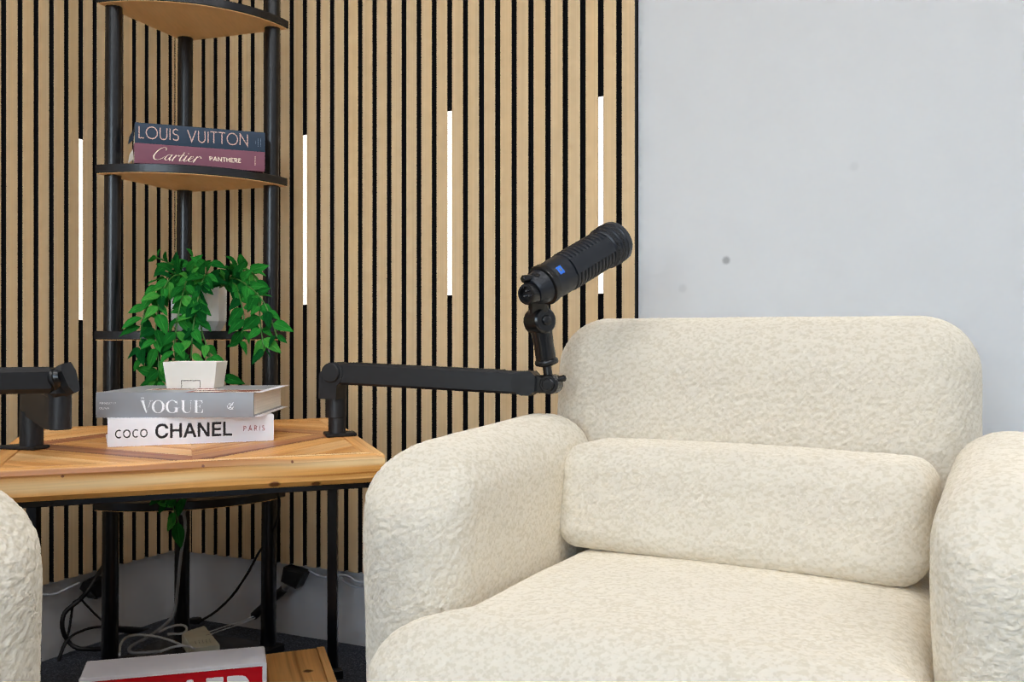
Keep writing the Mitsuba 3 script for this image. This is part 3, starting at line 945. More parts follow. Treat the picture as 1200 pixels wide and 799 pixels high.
# two books on the fourth tier
BZ = SHELF_Z[3] + 0.0002
SH = np.array([0.0063 * (BZ - 0.5), 0])
NBL, NBR = np.array([-0.787, 2.045]), np.array([-0.5415, 2.1505])
BT = 0.0425
k, on, M2, L2 = book('wine red hardback lying on the black shelf under a navy book', 'hardbacks on the corner shelf', NBL, NBR, BZ, BT, 0.165, 'mat_cover_wine')
on(extrude(cartier_text(0.098, 0.0285), 0.0003), 0.0365, 0.0085, 'lettering', 'mat_ink_cream', label='cream script lettering')
on(extrude(stroke_text('PANTHERE', 0.0082, 0.0670, 0.20, 0.22, serif=0.13), 0.0003), 0.150, 0.0155, 'lettering', 'mat_ink_cream', label='small cream serif capitals')
on(extrude(sbox(0, 0, 0.0014, 0.0205), 0.0003), 0.2455, 0.011, 'imprint', 'mat_ink_rose', label='thin upright line of print')
k, on, M3, L3 = book('navy blue hardback lying on the wine red book on the shelf', 'hardbacks on the corner shelf', NBL + [0.001, 0.0005], NBR + [0.0005, -0.0005], BZ + BT + 0.0002, BT, 0.165, 'mat_cover_navy')
on(extrude(stroke_text('LOUIS VUITTON', 0.0240, 0.2230, 0.098, 0.155), 0.0003), 0.0070, 0.0105, 'lettering', 'mat_ink_rose', label='thin rose capitals')
for j, hh in enumerate((0.008, 0.018, 0.018)):
    on(extrude(sbox(0, 0, 0.0009, hh), 0.0003), 0.2460 + 0.0052 * j, 0.010 + (0.018 - hh) / 2, 'imprint', 'mat_ink_steel', label='thin upright line of print')
# loose jacket flaps at the left end
for z_, h_ in ((BZ + BT + 0.010, 0.020), (BZ + 0.012, 0.022)):
    f0 = M2[:3, 3] + M2[:3, 0] * -0.002 + M2[:3, 1] * 0.03
    flap = hull_pts([[*(f0 + M2[:3, 0] * a + M2[:3, 1] * b)[:2], z] for a, b, z in ((0, 0, z_), (0.0006, 0, z_), (-0.008, 0.03, z_ - 0.004), (-0.0074, 0.03, z_ - 0.004), (0, 0, z_ + h_), (0.0006, 0, z_ + h_), (-0.006, 0.03, z_ + h_ * 0.6), (-0.0054, 0.03, z_ + h_ * 0.6))])
    put('jacket_flap', flap, 'mat_cover_navy' if h_ < 0.021 else 'mat_pages', k if h_ < 0.021 else k.replace('book_003', 'book_002'))

# white planter on the gray book
PZ = GZ + GT + 0.0006
pzd = (HC - PZ) * F_PX / (455 - HORIZON)
pcx = px(229.5, 0, pzd + 0.03)
hw0, hw1, ph = 0.0415, 0.0475, 0.0475


def frustum(w0, w1, z0, z1, depth_ratio=0.8):
    return hull_pts([(sx * w, sy * w * depth_ratio, z) for w, z in ((w0, z0), (w1, z1)) for sx in (-1, 1) for sy in (-1, 1)])


outer = frustum(hw0, hw1, 0, ph)
shell = m3.Manifold(m3.Mesh(outer.vertices.astype(np.float32), outer.faces.astype(np.uint32))) if False else None


def hollow(outer_m, inner_m):
    a = m3.Manifold.hull_points(np.array(outer_m.vertices)); b = m3.Manifold.hull_points(np.array(inner_m.vertices))
    return man(a - b)


Mp = frame([pcx[0], pcx[1], PZ], [math.cos(0.03), math.sin(0.03), 0], [-math.sin(0.03), math.cos(0.03), 0], [0, 0, 1])
pl = thing('planter', 'small white flared square planter standing on the gray book', 'planter')
put('body', moved(hollow(outer, frustum(hw0 - 0.0005, hw1 - 0.003, 0.005, ph + 0.001)), Mp), 'mat_planter', pl)
tilt = math.atan2(hw1 - hw0, ph) * 0.8
for (x0, x1, z0, z1) in ((-0.016, 0.018, 0.0135, 0.0150), (-0.016, -0.0148, 0.001, 0.015), (0.0168, 0.018, 0.001, 0.015)):
    y0 = lambda z: -(hw0 + (hw1 - hw0) * z / ph) * 0.8
    put('slot', moved(hull_pts([(x, y0(z) - dy, z) for x in (x0, x1) for z in (z0, z1) for dy in (0.0004, -0.001)]), Mp), 'mat_slot', pl, label='thin gray slot outline')

# ------------------------------------------------------------------ potted plant on the third tier
POTZ = SHELF_Z[2]
pot_c = np.array([-0.690, 2.165])
pt = thing('potted_plant', 'green trailing plant in a white faceted pot on the black corner shelf', 'plant')


def fluted_pot():
    n, V, F = 12, [], []
    rad = [(0.047, 0.0), (0.0570, 0.017), (0.0595, 0.022), (0.0605, 0.097), (0.055, 0.097), (0.053, 0.080)]
    for r, z in rad:
        for j in range(2 * n):
            rr = r * (1.0 if j % 2 == 0 else 0.952)
            a = 2 * math.pi * j / (2 * n)
            V.append((rr * math.cos(a), rr * math.sin(a), z))
    N = 2 * n
    for i in range(len(rad) - 1):
        for j in range(N):
            k = (j + 1) % N
            F += [[i * N + j, i * N + k, (i + 1) * N + k], [i * N + j, (i + 1) * N + k, (i + 1) * N + j]]
    V.append((0, 0, 0)); c = len(V) - 1
    F += [[c, (j + 1) % N, j] for j in range(N)]
    return trimesh.Trimesh(np.array(V, float), np.array(F), process=False)


put('pot', moved(fluted_pot(), frame([*pot_c, POTZ], [1, 0, 0], [0, 1, 0], [0, 0, 1])), 'mat_pot', pt, label='white faceted pot')
put('soil', cyl([*pot_c, POTZ + 0.070], [*pot_c, POTZ + 0.081], 0.051, 24), 'mat_soil', pt, label='dark soil')


def leaf_mesh(fold, droop, wide, seed):
    nu, nv = 9, 4
    V, UV, F = [], [], []
    for i in range(nu + 1):
        t = i / nu
        w = wide * (math.sin(math.pi * min(t, 1) ** 0.72)) ** 0.85 * (1 - 0.15 * t) if 0 < t < 1 else 0.004
        for j in range(-nv // 2, nv // 2 + 1):
            s = j / (nv / 2)
            z = abs(s) * w * fold - droop * t * t + 0.02 * math.sin(7 * t + seed) * s
            V.append((t, s * w, z)); UV.append((t, s))
    c = nv + 1
    for i in range(nu):
        for j in range(nv):
            a = i * c + j
            F += [[a, a + c, a + c + 1], [a, a + c + 1, a + 1]]
    return ply(trimesh.Trimesh(np.array(V), np.array(F), process=False), None, smooth=True, uv=np.array(UV))


LEAVES = [[{**leaf_mesh(f, d, w, q), 'bsdf': {'type': 'ref', 'id': f'mat_leaf_{q}'}} for f, d, w in ((0.35, 0.18, 0.25), (0.20, 0.30, 0.28))] for q in range(4)]
VP = [  # stems, as the photograph's pixels with their own depths
    [(236, 338, 2.15), (214, 318, 2.09), (190, 330, 2.03), (172, 358, 2.00), (165, 392, 1.99), (168, 422, 1.99)],
    [(232, 338, 2.14), (208, 322, 2.06), (190, 342, 2.00), (183, 385, 1.985), (186, 425, 1.98), (184, 446, 1.98)],
    [(238, 338, 2.14), (222, 324, 2.04), (211, 358, 1.985), (205, 400, 1.97), (207, 432, 1.97)],
    [(242, 338, 2.14), (240, 322, 2.05), (232, 350, 2.00), (226, 388, 1.985), (224, 420, 1.98)],
    [(240, 338, 2.14), (238, 326, 2.06), (234, 352, 2.005), (236, 385, 1.99), (244, 410, 1.99), (250, 432, 1.99)],
    [(234, 338, 2.15), (212, 316, 2.12), (194, 306, 2.08), (184, 302, 2.06)],
    [(240, 338, 2.15), (224, 310, 2.13), (230, 300, 2.12)],
    [(246, 338, 2.15), (242, 316, 2.11), (246, 306, 2.09)],
    [(254, 338, 2.15), (270, 322, 2.11), (282, 308, 2.08)],
    [(254, 338, 2.15), (272, 326, 2.09), (292, 336, 2.03), (309, 354, 2.00), (319, 378, 1.99), (325, 395, 1.99)],
    [(254, 338, 2.15), (274, 332, 2.08), (282, 352, 2.02), (286, 378, 2.00), (281, 398, 2.00)],
    [(288, 330, 2.05), (302, 350, 2.01), (305, 378, 1.995), (309, 408, 1.99)],
    [(258, 338, 2.15), (278, 318, 2.10), (294, 318, 2.06), (300, 330, 2.04)],
    [(230, 338, 2.14), (216, 332, 2.06), (222, 355, 2.01), (215, 375, 2.00)],
]
LEAF_SIZE = 0.0435
cam = np.array([0, 0, HC])
nleaf = 0
for si, sp in enumerate(VP):
    P = curve([px(*q) for q in sp], 10)
    put('stem', tube([px(*q) for q in sp], 0.0016, 6, 8), 'mat_stem', pt, smooth=True)
    seg = np.linalg.norm(np.diff(P, axis=0), axis=1); cum = np.r_[0, np.cumsum(seg)]
    total = cum[-1]
    s = 0.028
    while s < total + 0.004:
        for rep in range(2):
            if rng.random() < 0.05: continue
            i = min(np.searchsorted(cum, min(s, total)), len(P) - 1)
            tang = unit(P[i] - P[max(i - 2, 0)])
            side = unit(np.cross(tang, P[i] - cam))
            pot = np.array([*pot_c, 0])
            outw = unit(np.array([P[i][0], P[i][1], 0]) - pot + [0, -0.03, 0])
            d = unit(0.55 * tang + (1 if rep else -1) * side * rng.uniform(0.35, 1.0) + outw * rng.uniform(0.0, 0.6) + [0, 0, -0.35 * rng.uniform(0, 1)] + rng.normal(0, 0.18, 3))
            nrm = unit(0.75 * outw + [0, -0.35, 0.55] + rng.normal(0, 0.38, 3))
            y = unit(np.cross(nrm, d)); z = np.cross(d, y)
            L = LEAF_SIZE * rng.uniform(0.62, 1.12) * (0.8 if s > total - 0.02 else 1.0)
            M = frame(P[i] + d * 0.003, d * L, y * L, z * L)
            tip = P[i] + d * L * 0.6
            fx, fy = 600 + F_PX * tip[0] / tip[1], HORIZON - F_PX * (tip[2] - HC) / tip[1]
            if 244 < fx < 270 and 336 < fy < 396: continue       # the pot's right half stays bare
            q = int(rng.choice(4, p=[0.38, 0.30, 0.14, 0.18]))
            put('leaf', LEAVES[q][int(rng.integers(2))], None, pt, to_world=T(M.tolist()))
            nleaf += 1
        s += 0.0235 * rng.uniform(0.8, 1.25)
# one long runner that hangs down between the shelf and the table
run = [(205, 432, 1.97), (200, 460, 2.005), (196, 498, 2.040), (194, 540, 2.048), (200, 585, 2.030), (209, 612, 2.030), (211, 640, 2.030)]
put('stem', tube([px(*q) for q in run], 0.0016, 6, 8), 'mat_stem', pt, smooth=True)
for (x, y, dx, dy, L, q) in ((186, 440, -1, -0.4, 0.05, 0), (192, 444, -0.9, 0.2, 0.05, 1), (262, 442, 1, 0.25, 0.045, 1), (204, 440, 0.3, -1, 0.045, 0), (196, 586, -0.6, 0.9, 0.034, 3), (203, 594, -0.2, -1, 0.04, 1), (207, 600, 0.6, -1, 0.04, 1),
                             (208, 612, 0.15, 1, 0.055, 1), (184, 584, 0.9, 0.5, 0.036, 2), (193, 588, 0.8, -0.3, 0.034, 0), (213, 586, -0.2, 0.9, 0.036, 1), (204, 600, -0.3, 1, 0.034, 0), (205, 606, -0.5, 0.9, 0.034, 2), (190, 580, -0.8, 0.6, 0.034, 3)):
    d = unit([dx, -0.15, -dy]); nrm = unit([0.1, -1, 0.3]); yv = unit(np.cross(nrm, d)); zv = np.cross(d, yv)
    o = px(x, y, 2.0 if y < 500 else 2.028)
    put('leaf', LEAVES[q][0], None, pt, to_world=T(frame(o, d * L, yv * L, zv * L).tolist()))

# ------------------------------------------------------------------ microphone arm on the right of the table, and the microphone
AZ = 1.77
ma = thing('microphone_boom', 'black low microphone arm clamped to the table corner, reaching over to the armchair', 'microphone arm')
b0 = px(395, 511, 0.180 * F_PX / (511 - HORIZON))
bx, by, bz = b0[0], b0[1], TZ
rt = unit(BR - FR)                       # along the table's right edge
ou = np.array([rt[1], -rt[0]])           # outwards over that edge


def P3(p2, z): return np.array([p2[0], p2[1], z])


bc = np.array([bx, by])
plate = [bc - rt * 0.028 - ou * 0.022, bc + rt * 0.028 - ou * 0.022, bc + rt * 0.026 + ou * 0.034, bc - rt * 0.012 + ou * 0.034]
put('base_plate', slab(plate, TZ + 0.0004, TZ + 0.007, 0.0015), 'mat_black_matte', ma)
cu = px(402, 0, 1.775)[:2]
put('clamp_screw', cyl([*cu, TZ - TT - 0.036], [*cu, TZ - TT], 0.0055, 16), 'mat_chrome', ma, smooth=40, label='bare steel clamp screw')
put('clamp_pad', boxm((0.020, 0.024, 0.024), 0.002, [*cu, TZ - TT - 0.036]), 'mat_black_matte', ma)
put('post', cyl([bx, by, TZ + 0.006], [bx, by, TZ + 0.050], 0.0158, 28, 0.0008), 'mat_black_matte', ma, smooth=40)
put('sleeve', lathe([(0.0180, 0), (0.0192, 0.0012), (0.0192, 0.040), (0.0184, 0.041), (0.0184, 0.0420), (0.0192, 0.043), (0.0192, 0.078), (0.018, 0.079)], [bx - 0.002, by, TZ + 0.034], (0, 0, 1), 32), 'mat_black_matte', ma, smooth=40)
e0 = px(393, 437, 1.765)
e1 = px(616, 448.5, 1.655)
ad = unit(e1 - e0)
aup = unit(np.array([0, 0, 1.0]) - ad * ad[2]); asd = np.cross(aup, ad)
MA = frame(e0, ad, asd, aup)


def arm_box(x0, x1, w, h, c, z=0.0):
    return moved(boxm((x1 - x0, w, h), c, ((x0 + x1) / 2, 0, z)), MA)


LA = float(np.linalg.norm(e1 - e0))
elbow = Polygon([(-0.022, -0.045), (-0.022, -0.002), (-0.004, 0.0175), (0.010, 0.019), (0.020, 0.012), (0.022, 0.0), (0.016, -0.016), (0.010, -0.022), (0.010, -0.045)]).buffer(0.0015)
em = extrude(elbow, 0.034); em.apply_translation([0, 0, -0.017])
put('elbow', moved(em, frame(e0 + [-0.0, 0, 0], ad, aup, np.cross(ad, aup))), 'mat_black_matte', ma, smooth=30)
put('pivot_disc', cyl(e0 - asd * 0.0215 + aup * 0.001, e0 + asd * 0.0215 + aup * 0.001, 0.0175, 28, 0.0015), 'mat_black_matte', ma, smooth=40)
put('boom', arm_box(0.008, LA - 0.004, 0.031, 0.0385, 0.004), 'mat_black_matte', ma)
put('cable_cover', arm_box(0.030, LA - 0.040, 0.022, 0.0016, 0.0003, 0.0198), 'mat_black_metal', ma)
pivot = Polygon(arc(0, 0, 0.0205, 0.0205, 90, 270, 20) + [(0.012, -0.0205), (0.021, -0.012), (0.021, 0.013), (0.013, 0.0205)])
pm = extrude(pivot, 0.037); pm.apply_translation([0, 0, -0.0185])
put('pivot', moved(pm, frame(e1, ad, aup, np.cross(ad, aup))), 'mat_black_metal', ma, smooth=30)
n0, n1 = px(622, 449.5, 1.652), px(644, 450, 1.640)
nd = unit(n1 - n0); ns = unit(np.cross([0, 0, 1.0], nd)); nu_ = np.cross(nd, ns)
put('link', moved(boxm((0.046, 0.022, 0.0300), 0.004, (0.016, 0, 0)), frame(n0, nd, ns, nu_)), 'mat_black_gloss', ma)
k0 = px(646, 450, 1.638)
put('knuckle', cyl(k0 - ns * 0.014, k0 + ns * 0.016, 0.0165, 28, 0.002), 'mat_black_gloss', ma, smooth=40)
put('knuckle_cap', cyl(k0 - ns * 0.020, k0 - ns * 0.014, 0.0105, 20, 0.0015), 'mat_black_metal', ma, smooth=40)
t0 = px(650, 446, 1.636)
put('thumb_screw', cyl(t0, px(662, 442.5, 1.645), 0.0055, 14, 0.001), 'mat_black_metal', ma, smooth=40)
st0, st1 = px(643, 444, 1.637), px(640.5, 426, 1.637)
put('stud', cyl(st0, st1, 0.0075, 20), 'mat_black_gloss', ma, smooth=40)

mc = thing('microphone', 'large black ribbed broadcast microphone with a small blue badge on the boom arm', 'microphone')
sw = px(640.5, 424, 1.637)
sd = unit(px(633, 378, 1.630) - sw)
put('swivel_ring', lathe([(0.010, -0.007), (0.0185, -0.004), (0.0200, -0.0015), (0.0200, 0.002), (0.0185, 0.0045), (0.0155, 0.006)], sw, sd, 32), 'mat_black_gloss', mc, smooth=40)
put('swivel_tube', lathe([(0.0165, 0.005), (0.0172, 0.012), (0.0166, 0.03), (0.0182, 0.055), (0.0190, 0.068), (0.016, 0.074)], sw, sd, 32), 'mat_black_gloss', mc, smooth=40)
jb = px(632, 376, 1.625)
jdir = unit([0.55, -0.82, 0.05])
put('joint', cyl(jb - jdir * 0.018, jb + jdir * 0.020, 0.0215, 28, 0.003), 'mat_black_gloss', mc, smooth=40)
put('joint_screw', lathe([(0.0085, 0), (0.0085, 0.003), (0.006, 0.005)], jb + jdir * 0.020, jdir, 20), 'mat_black_metal', mc, smooth=40)
put('yoke', moved(boxm((0.030, 0.026, 0.052), 0.005), axis_frame((jb + px(631, 348, 1.610)) / 2 + [0, 0, 0.004], px(631, 345, 1.605) - jb)), 'mat_black_gloss', mc)

q0, q1 = px(627, 340, 1.575), px(723, 282, 1.690)
md = unit(q1 - q0)
ML = float(np.linalg.norm(q1 - q0))


def mp(s): return q0 + md * s


prof = [(0.020, -0.006), (0.0245, 0.0), (0.0275, 0.010), (0.0300, 0.022), (0.0318, 0.030), (0.0322, 0.050), (0.0325, 0.066)]
put('body', lathe(prof, q0, md, 48), 'mat_mic_body', mc, smooth=35)
b1 = ML - 0.040
ribs = [(0.0325, 0.066), (0.0312, 0.067)]
nr = 11
for j in range(nr):
    a = 0.069 + (b1 - 0.071) * j / nr; w = (b1 - 0.071) / nr
    ribs += [(0.0312, a), (0.0332, a + 0.15 * w), (0.0338, a + 0.40 * w), (0.0332, a + 0.62 * w), (0.0308, a + 0.70 * w), (0.0308, a + 0.98 * w)]
ribs += [(0.0330, b1 - 0.001), (0.0335, b1)]
put('ribbed_grille', lathe(ribs, q0, md, 56), 'mat_mic_body', mc, smooth=35, label='ribbed side grille')
side_v = unit(np.cross(md, cam - mp(ML * 0.55)))
facing = unit(np.cross(side_v, md))
for a0_, wd in ((0.0, 0.020),):       # the smooth plate along the near side of the ribs
    Mx = frame(mp((0.066 + b1) / 2), md, side_v, np.cross(md, side_v))
    sgn = 1 if np.cross(md, side_v) @ (cam - mp(0.1)) > 0 else -1
    n_ = 9
    pts = []
    for t in np.linspace(-0.42, 0.42, n_):
        for x in (-(b1 - 0.070) / 2, (b1 - 0.070) / 2):
            for r in (0.030, 0.0346):
                pts.append((x, r * math.sin(t), sgn * r * math.cos(t)))
    put('side_plate', moved(hull_pts(pts), Mx), 'mat_mic_body', mc, smooth=30)
head = [(0.0335, b1), (0.0352, b1 + 0.002), (0.0356, b1 + 0.010), (0.0345, b1 + 0.0115), (0.0345, b1 + 0.0135), (0.0362, b1 + 0.015), (0.0366, b1 + 0.024), (0.0352, b1 + 0.0255), (0.0352, b1 + 0.0275), (0.0366, b1 + 0.029), (0.0362, b1 + 0.037), (0.033, b1 + 0.042), (0.024, b1 + 0.045), (0.0, b1 + 0.046)]
put('head', lathe(head, q0, md, 56), 'mat_mic_body', mc, smooth=35, label='banded head of the microphone')
gp = [(0.0358, b1 + 0.0035), (0.0362, b1 + 0.0045), (0.0362, b1 + 0.0075), (0.0358, b1 + 0.0085)]
put('head_mesh', lathe([(r, z) for r, z in gp], q0, md, 56), 'mat_mic_grille', mc, smooth=35)
gp = [(0.0366, b1 + 0.0170), (0.0371, b1 + 0.018), (0.0371, b1 + 0.0215), (0.0366, b1 + 0.0225)]
put('head_mesh', lathe([(r, z) for r, z in gp], q0, md, 56), 'mat_mic_grille', mc, smooth=35)
# blue badge on the camera side, just ahead of the rear shell
bdir = sgn * np.cross(md, side_v)
badge_up = side_v if side_v[2] > 0 else -side_v
dirb = unit(bdir * 0.93 + badge_up * 0.20)
bt = unit(np.cross(md, dirb))
put('badge', moved(boxm((0.0105, 0.0140, 0.0024), 0.0006), frame(mp(0.041) + dirb * 0.0318, md, bt, np.cross(md, bt))), 'mat_blue_badge', mc, label='small blue badge')
put('badge_mark', moved(boxm((0.0042, 0.0050, 0.0012), 0.0003), frame(mp(0.041) + dirb * 0.0330, md, bt, np.cross(md, bt))), 'mat_ink_steel', mc)
# rear mount: clamp ring, screw and connector
put('clamp_ring', lathe([(0.0310, 0.016), (0.0335, 0.017), (0.0340, 0.020), (0.0335, 0.028), (0.0318, 0.029)], q0, md, 40), 'mat_black_gloss', mc, smooth=35)
cd = unit([-0.62, -0.76, -0.14])
cp = px(621, 344, 1.565)
put('connector', lathe([(0.0165, -0.022), (0.0168, 0.0), (0.0172, 0.008), (0.0160, 0.0105), (0.0125, 0.0108), (0.0120, 0.004)], cp, cd, 32), 'mat_black_gloss', mc, smooth=40, label='three pin connector socket')
cxv = unit(np.cross(cd, [0, 0, 1.0])); cyv = np.cross(cxv, cd)
for a in (90, 210, 330):
    o = cp + cxv * 0.0055 * math.cos(math.radians(a)) + cyv * 0.0055 * math.sin(math.radians(a))
    put('pin', cyl(o + cd * 0.002, o + cd * 0.0095, 0.0013, 8), 'mat_chrome', mc, smooth=40, label='bright contact pin')
put('lug', cyl(px(612, 327, 1.560), px(630, 325, 1.575), 0.0062, 16, 0.0015), 'mat_black_gloss', mc, smooth=40)
put('lug', moved(boxm((0.030, 0.018, 0.018), 0.005), frame(px(634, 325, 1.572), md, side_v, np.cross(md, side_v))), 'mat_black_gloss', mc)

# ------------------------------------------------------------------ microphone arm on the left of the table
mb = thing('microphone_boom', 'black microphone arm with a wing knob, cut off by the photo edge', 'microphone arm')
lz0 = 0.180 * F_PX / (526 - HORIZON)
lb = px(37, 526, lz0); lb[2] = TZ
l2 = lb[:2]
put('base_plate', slab([l2 + [-0.055, -0.005], l2 + [0.015, -0.024], l2 + [0.024, 0.012], l2 + [-0.030, 0.030]], TZ + 0.0004, TZ + 0.006, 0.0012), 'mat_black_matte', mb)
put('post', cyl([*l2, TZ + 0.005], [*l2, TZ + 0.062], 0.0178, 28, 0.001), 'mat_black_matte', mb, smooth=40)
hub = px(70, 484, 1.47)
hb = hub[:2]
dl = unit(hb - l2); dn = np.array([-dl[1], dl[0]])
Ld = float(np.linalg.norm(hb - l2))
zt = HC - (450 - HORIZON) / F_PX * 1.58
link = Polygon([(-0.019, zt), (0.0, zt + 0.004), (Ld, HC - (468 - HORIZON) / F_PX * 1.47), (Ld, HC - (503 - HORIZON) / F_PX * 1.47), (Ld - 0.03, HC - (503 - HORIZON) / F_PX * 1.48), (-0.019, HC - (483 - HORIZON) / F_PX * 1.58)])
lm = extrude(link, 0.026); lm.apply_translation([0, 0, -0.013])
put('lower_arm', moved(lm, frame([*l2, 0], [*dl, 0], [0, 0, 1], [dl[1], -dl[0], 0])), 'mat_black_matte', mb)
hz0, hz1 = HC - (503 - HORIZON) / F_PX * 1.47, HC - (459 - HORIZON) / F_PX * 1.47
put('hub', cyl([*hb, hz0], [*hb, hz1], 0.0165, 28, 0.001), 'mat_black_matte', mb, smooth=40)
put('hub_cap', lathe([(0.0165, 0), (0.0168, 0.001), (0.0168, 0.022), (0.012, 0.027)], [*hb, hz1 - 0.006], (0, 0, 1), 28), 'mat_black_matte', mb, smooth=40)
bl0, bl1 = px(62, 445, 1.455), px(-330, 452, 1.20)
bd = unit(bl1 - bl0); bs = unit(np.cross([0, 0, 1.0], bd)); bu = np.cross(bd, bs)
LB = float(np.linalg.norm(bl1 - bl0))
put('boom', moved(boxm((LB, 0.030, 0.0385), 0.007, (LB / 2, 0, 0)), frame(bl0, bd, bs, bu)), 'mat_black_matte', mb)
put('boom_cap', cyl(bl0 - bd * 0.004, bl0 + bd * 0.004, 0.0185, 24, 0.002), 'mat_black_gloss', mb, smooth=40)
put('fork', moved(boxm((0.030, 0.024, 0.034), 0.006), frame(px(70, 452, 1.462), bd, bs, bu)), 'mat_black_matte', mb)
put('knob_collar', lathe([(0.0150, 0), (0.0155, 0.004), (0.0130, 0.006), (0.0130, 0.008), (0.0150, 0.010), (0.0120, 0.016)], px(64, 443, 1.45), [0.9, -0.25, 0.2], 24), 'mat_black_gloss', mb, smooth=40)
kc = px(80, 443.5, 1.445)
kd = unit([0.35, 0.0, -1.0]); kn = unit([1, -0.6, 0.35])
kn = unit(kn - kd * (kn @ kd)); kp = np.cross(kd, kn)
wing = Polygon([(-0.021, -0.007), (-0.008, -0.010), (0.012, -0.008), (0.021, -0.005), (0.022, 0.003), (0.010, 0.008), (-0.012, 0.010), (-0.021, 0.006)]).buffer(0.0015)
wm = extrude(wing, 0.015); wm.apply_translation([0, 0, -0.007])
put('wing_knob', moved(wm, frame(kc, kd, kp, np.cross(kd, kp))), 'mat_black_gloss', mb, smooth=25)

# ------------------------------------------------------------------ ON AIR light box on the table's lower shelf
sg = thing('sign', 'white light box sign with a red ON AIR face standing on the low wooden shelf', 'sign')
ZS = 0.205
fz = (HC - ZS) * F_PX
sl, sr = px(92.5, 0, fz / (795.5 - HORIZON))[:2], px(312.5, 0, fz / (775.5 - HORIZON))[:2]
sx = unit(sr - sl); sy = np.array([-sx[1], sx[0]]); SW = float(np.linalg.norm(sr - sl))
SHT, SD = ZS - LZ - 0.0004, 0.088
MS = frame([sl[0], sl[1], LZ + 0.0003], [*sx, 0], [*sy, 0], [0, 0, 1])
case = boxm((SW, SD, SHT), 0.002, (SW / 2, SD / 2, SHT / 2))
put('case', moved(case, MS), 'mat_sign_white', sg)
bz_ = 0.0052
bez = sbox(0, 0, SW, SHT).difference(sbox(bz_ * 1.3, bz_, SW - bz_ * 1.3, SHT - bz_))
bm_ = extrude(bez, 0.0022)
put('bezel', moved(moved(bm_, frame([0, 0, 0], [1, 0, 0], [0, 0, 1], [0, -1, 0])), MS), 'mat_sign_white', sg, label='white rim around the red face')
put('face', moved(boxm((SW - 2.6 * bz_, 0.0012, SHT - 2 * bz_), 0, (SW / 2, -0.0006, SHT / 2)), MS), 'mat_sign_red', sg, label='red face')
lt = text_flat('ON AIR', 0.066, True, SW - 0.046, 0.0007)
put('lettering', moved(moved(lt, frame([0.022, -0.0012, SHT - bz_ - 0.0135 - 0.066], [1, 0, 0], [0, 0, 1], [0, -1, 0])), MS), 'mat_letter_white', sg, label='white bold capitals')

# ------------------------------------------------------------------ power adapter and cables below the shelf
BASE = SHELF_Z[0]


def on_level(x, y, z):
    return px(x, y, (HC - z) * F_PX / (y - HORIZON))


ab = thing('power_adapter', 'beige plastic power adapter lying on the lowest black shelf behind the sign', 'power adapter')
ATOP = BASE + 0.030
c4 = [on_level(213, 741, ATOP), on_level(240, 732.5, ATOP), on_level(257.5, 754.5, ATOP), on_level(224, 759, ATOP)]
put('body', slab([p[:2] for p in c4], BASE + 0.0004, ATOP, 0.002), 'mat_adapter', ab)
for j in range(5):
    o = on_level(230 + 4.2 * j, 755.0 - 0.5 * j, ATOP); q = on_level(228.5 + 4.2 * j, 751.0 - 0.6 * j, ATOP)
    put('vent_slot', hull_pts([(x, y, ATOP + dz) for (x, y) in ((o[0] - 0.0007, o[1]), (o[0] + 0.0007, o[1]), (q[0] - 0.0007, q[1]), (q[0] + 0.0007, q[1])) for dz in (-0.0004, 0.0003)]), 'mat_ink_gray', ab)
put('mark', hull_pts([(p[0] + a, p[1] + b, ATOP + dz) for p in (on_level(241.5, 744, ATOP), on_level(246, 743.2, ATOP)) for a in (-0.0008, 0.0008) for b in (-0.001, 0.001) for dz in (-0.0004, 0.0003)]), 'mat_ink_gray', ab)


def wall_left_z(x, off=0.006):
    """Depth at which the pixel column x meets the plane a little in front of the left plaster wall."""
    d = np.array([(x - 600) / F_PX, 1.0])
    return float(((WC + NL * off) @ NL) / (d @ NL))


def wall_right_z(x, off=0.006):
    d = np.array([(x - 600) / F_PX, 1.0])
    return float(((WC + NR * off) @ NR) / (d @ NR))


def cable(label, pts, r, material, group=None):
    return lone('cable', tube(pts, r, 8, 8), material, label, 'cable', group, smooth=True)


# black plug adapters fixed under the cladding
for pts, zf, lab in ((((104, 682), (111, 673), (115, 694), (101, 700), (93, 690)), lambda x: wall_left_z(x, 0.004), 'black plug block under the slats behind the left shelf post'),
                     (((341.5, 661), (364.5, 668), (355, 686.5), (338, 678)), lambda x: wall_right_z(x, 0.004), 'black plug block under the slats between the shelf post and table leg')):
    if len(pts) == 5: pts = ((98, 681), (113, 674), (117.5, 692.5), (103, 700.5), (93, 689))
    nrm = NL if pts[0][0] < 220 else NR
    back = [px(x, y, zf(x)) for x, y in pts]
    fr_ = [p + np.array([*nrm, 0]) * 0.030 for p in back]
    kk = thing('plug_block', lab, 'plug')
    put('body', hull_pts(np.array(back + fr_)), 'mat_black_matte', kk)
    lo = back[-1] if nrm is NR else back[-2]
    cap = [p + np.array([*nrm, 0]) * 0.0302 for p in back]
    ctr = np.mean(cap, 0)
    put('cover_plate', hull_pts(np.array([ctr + (p - ctr) * 0.8 for p in cap] + [ctr + (p - ctr) * 0.75 + np.array([*nrm, 0]) * 0.0015 for p in cap])), 'mat_black_gloss', kk)

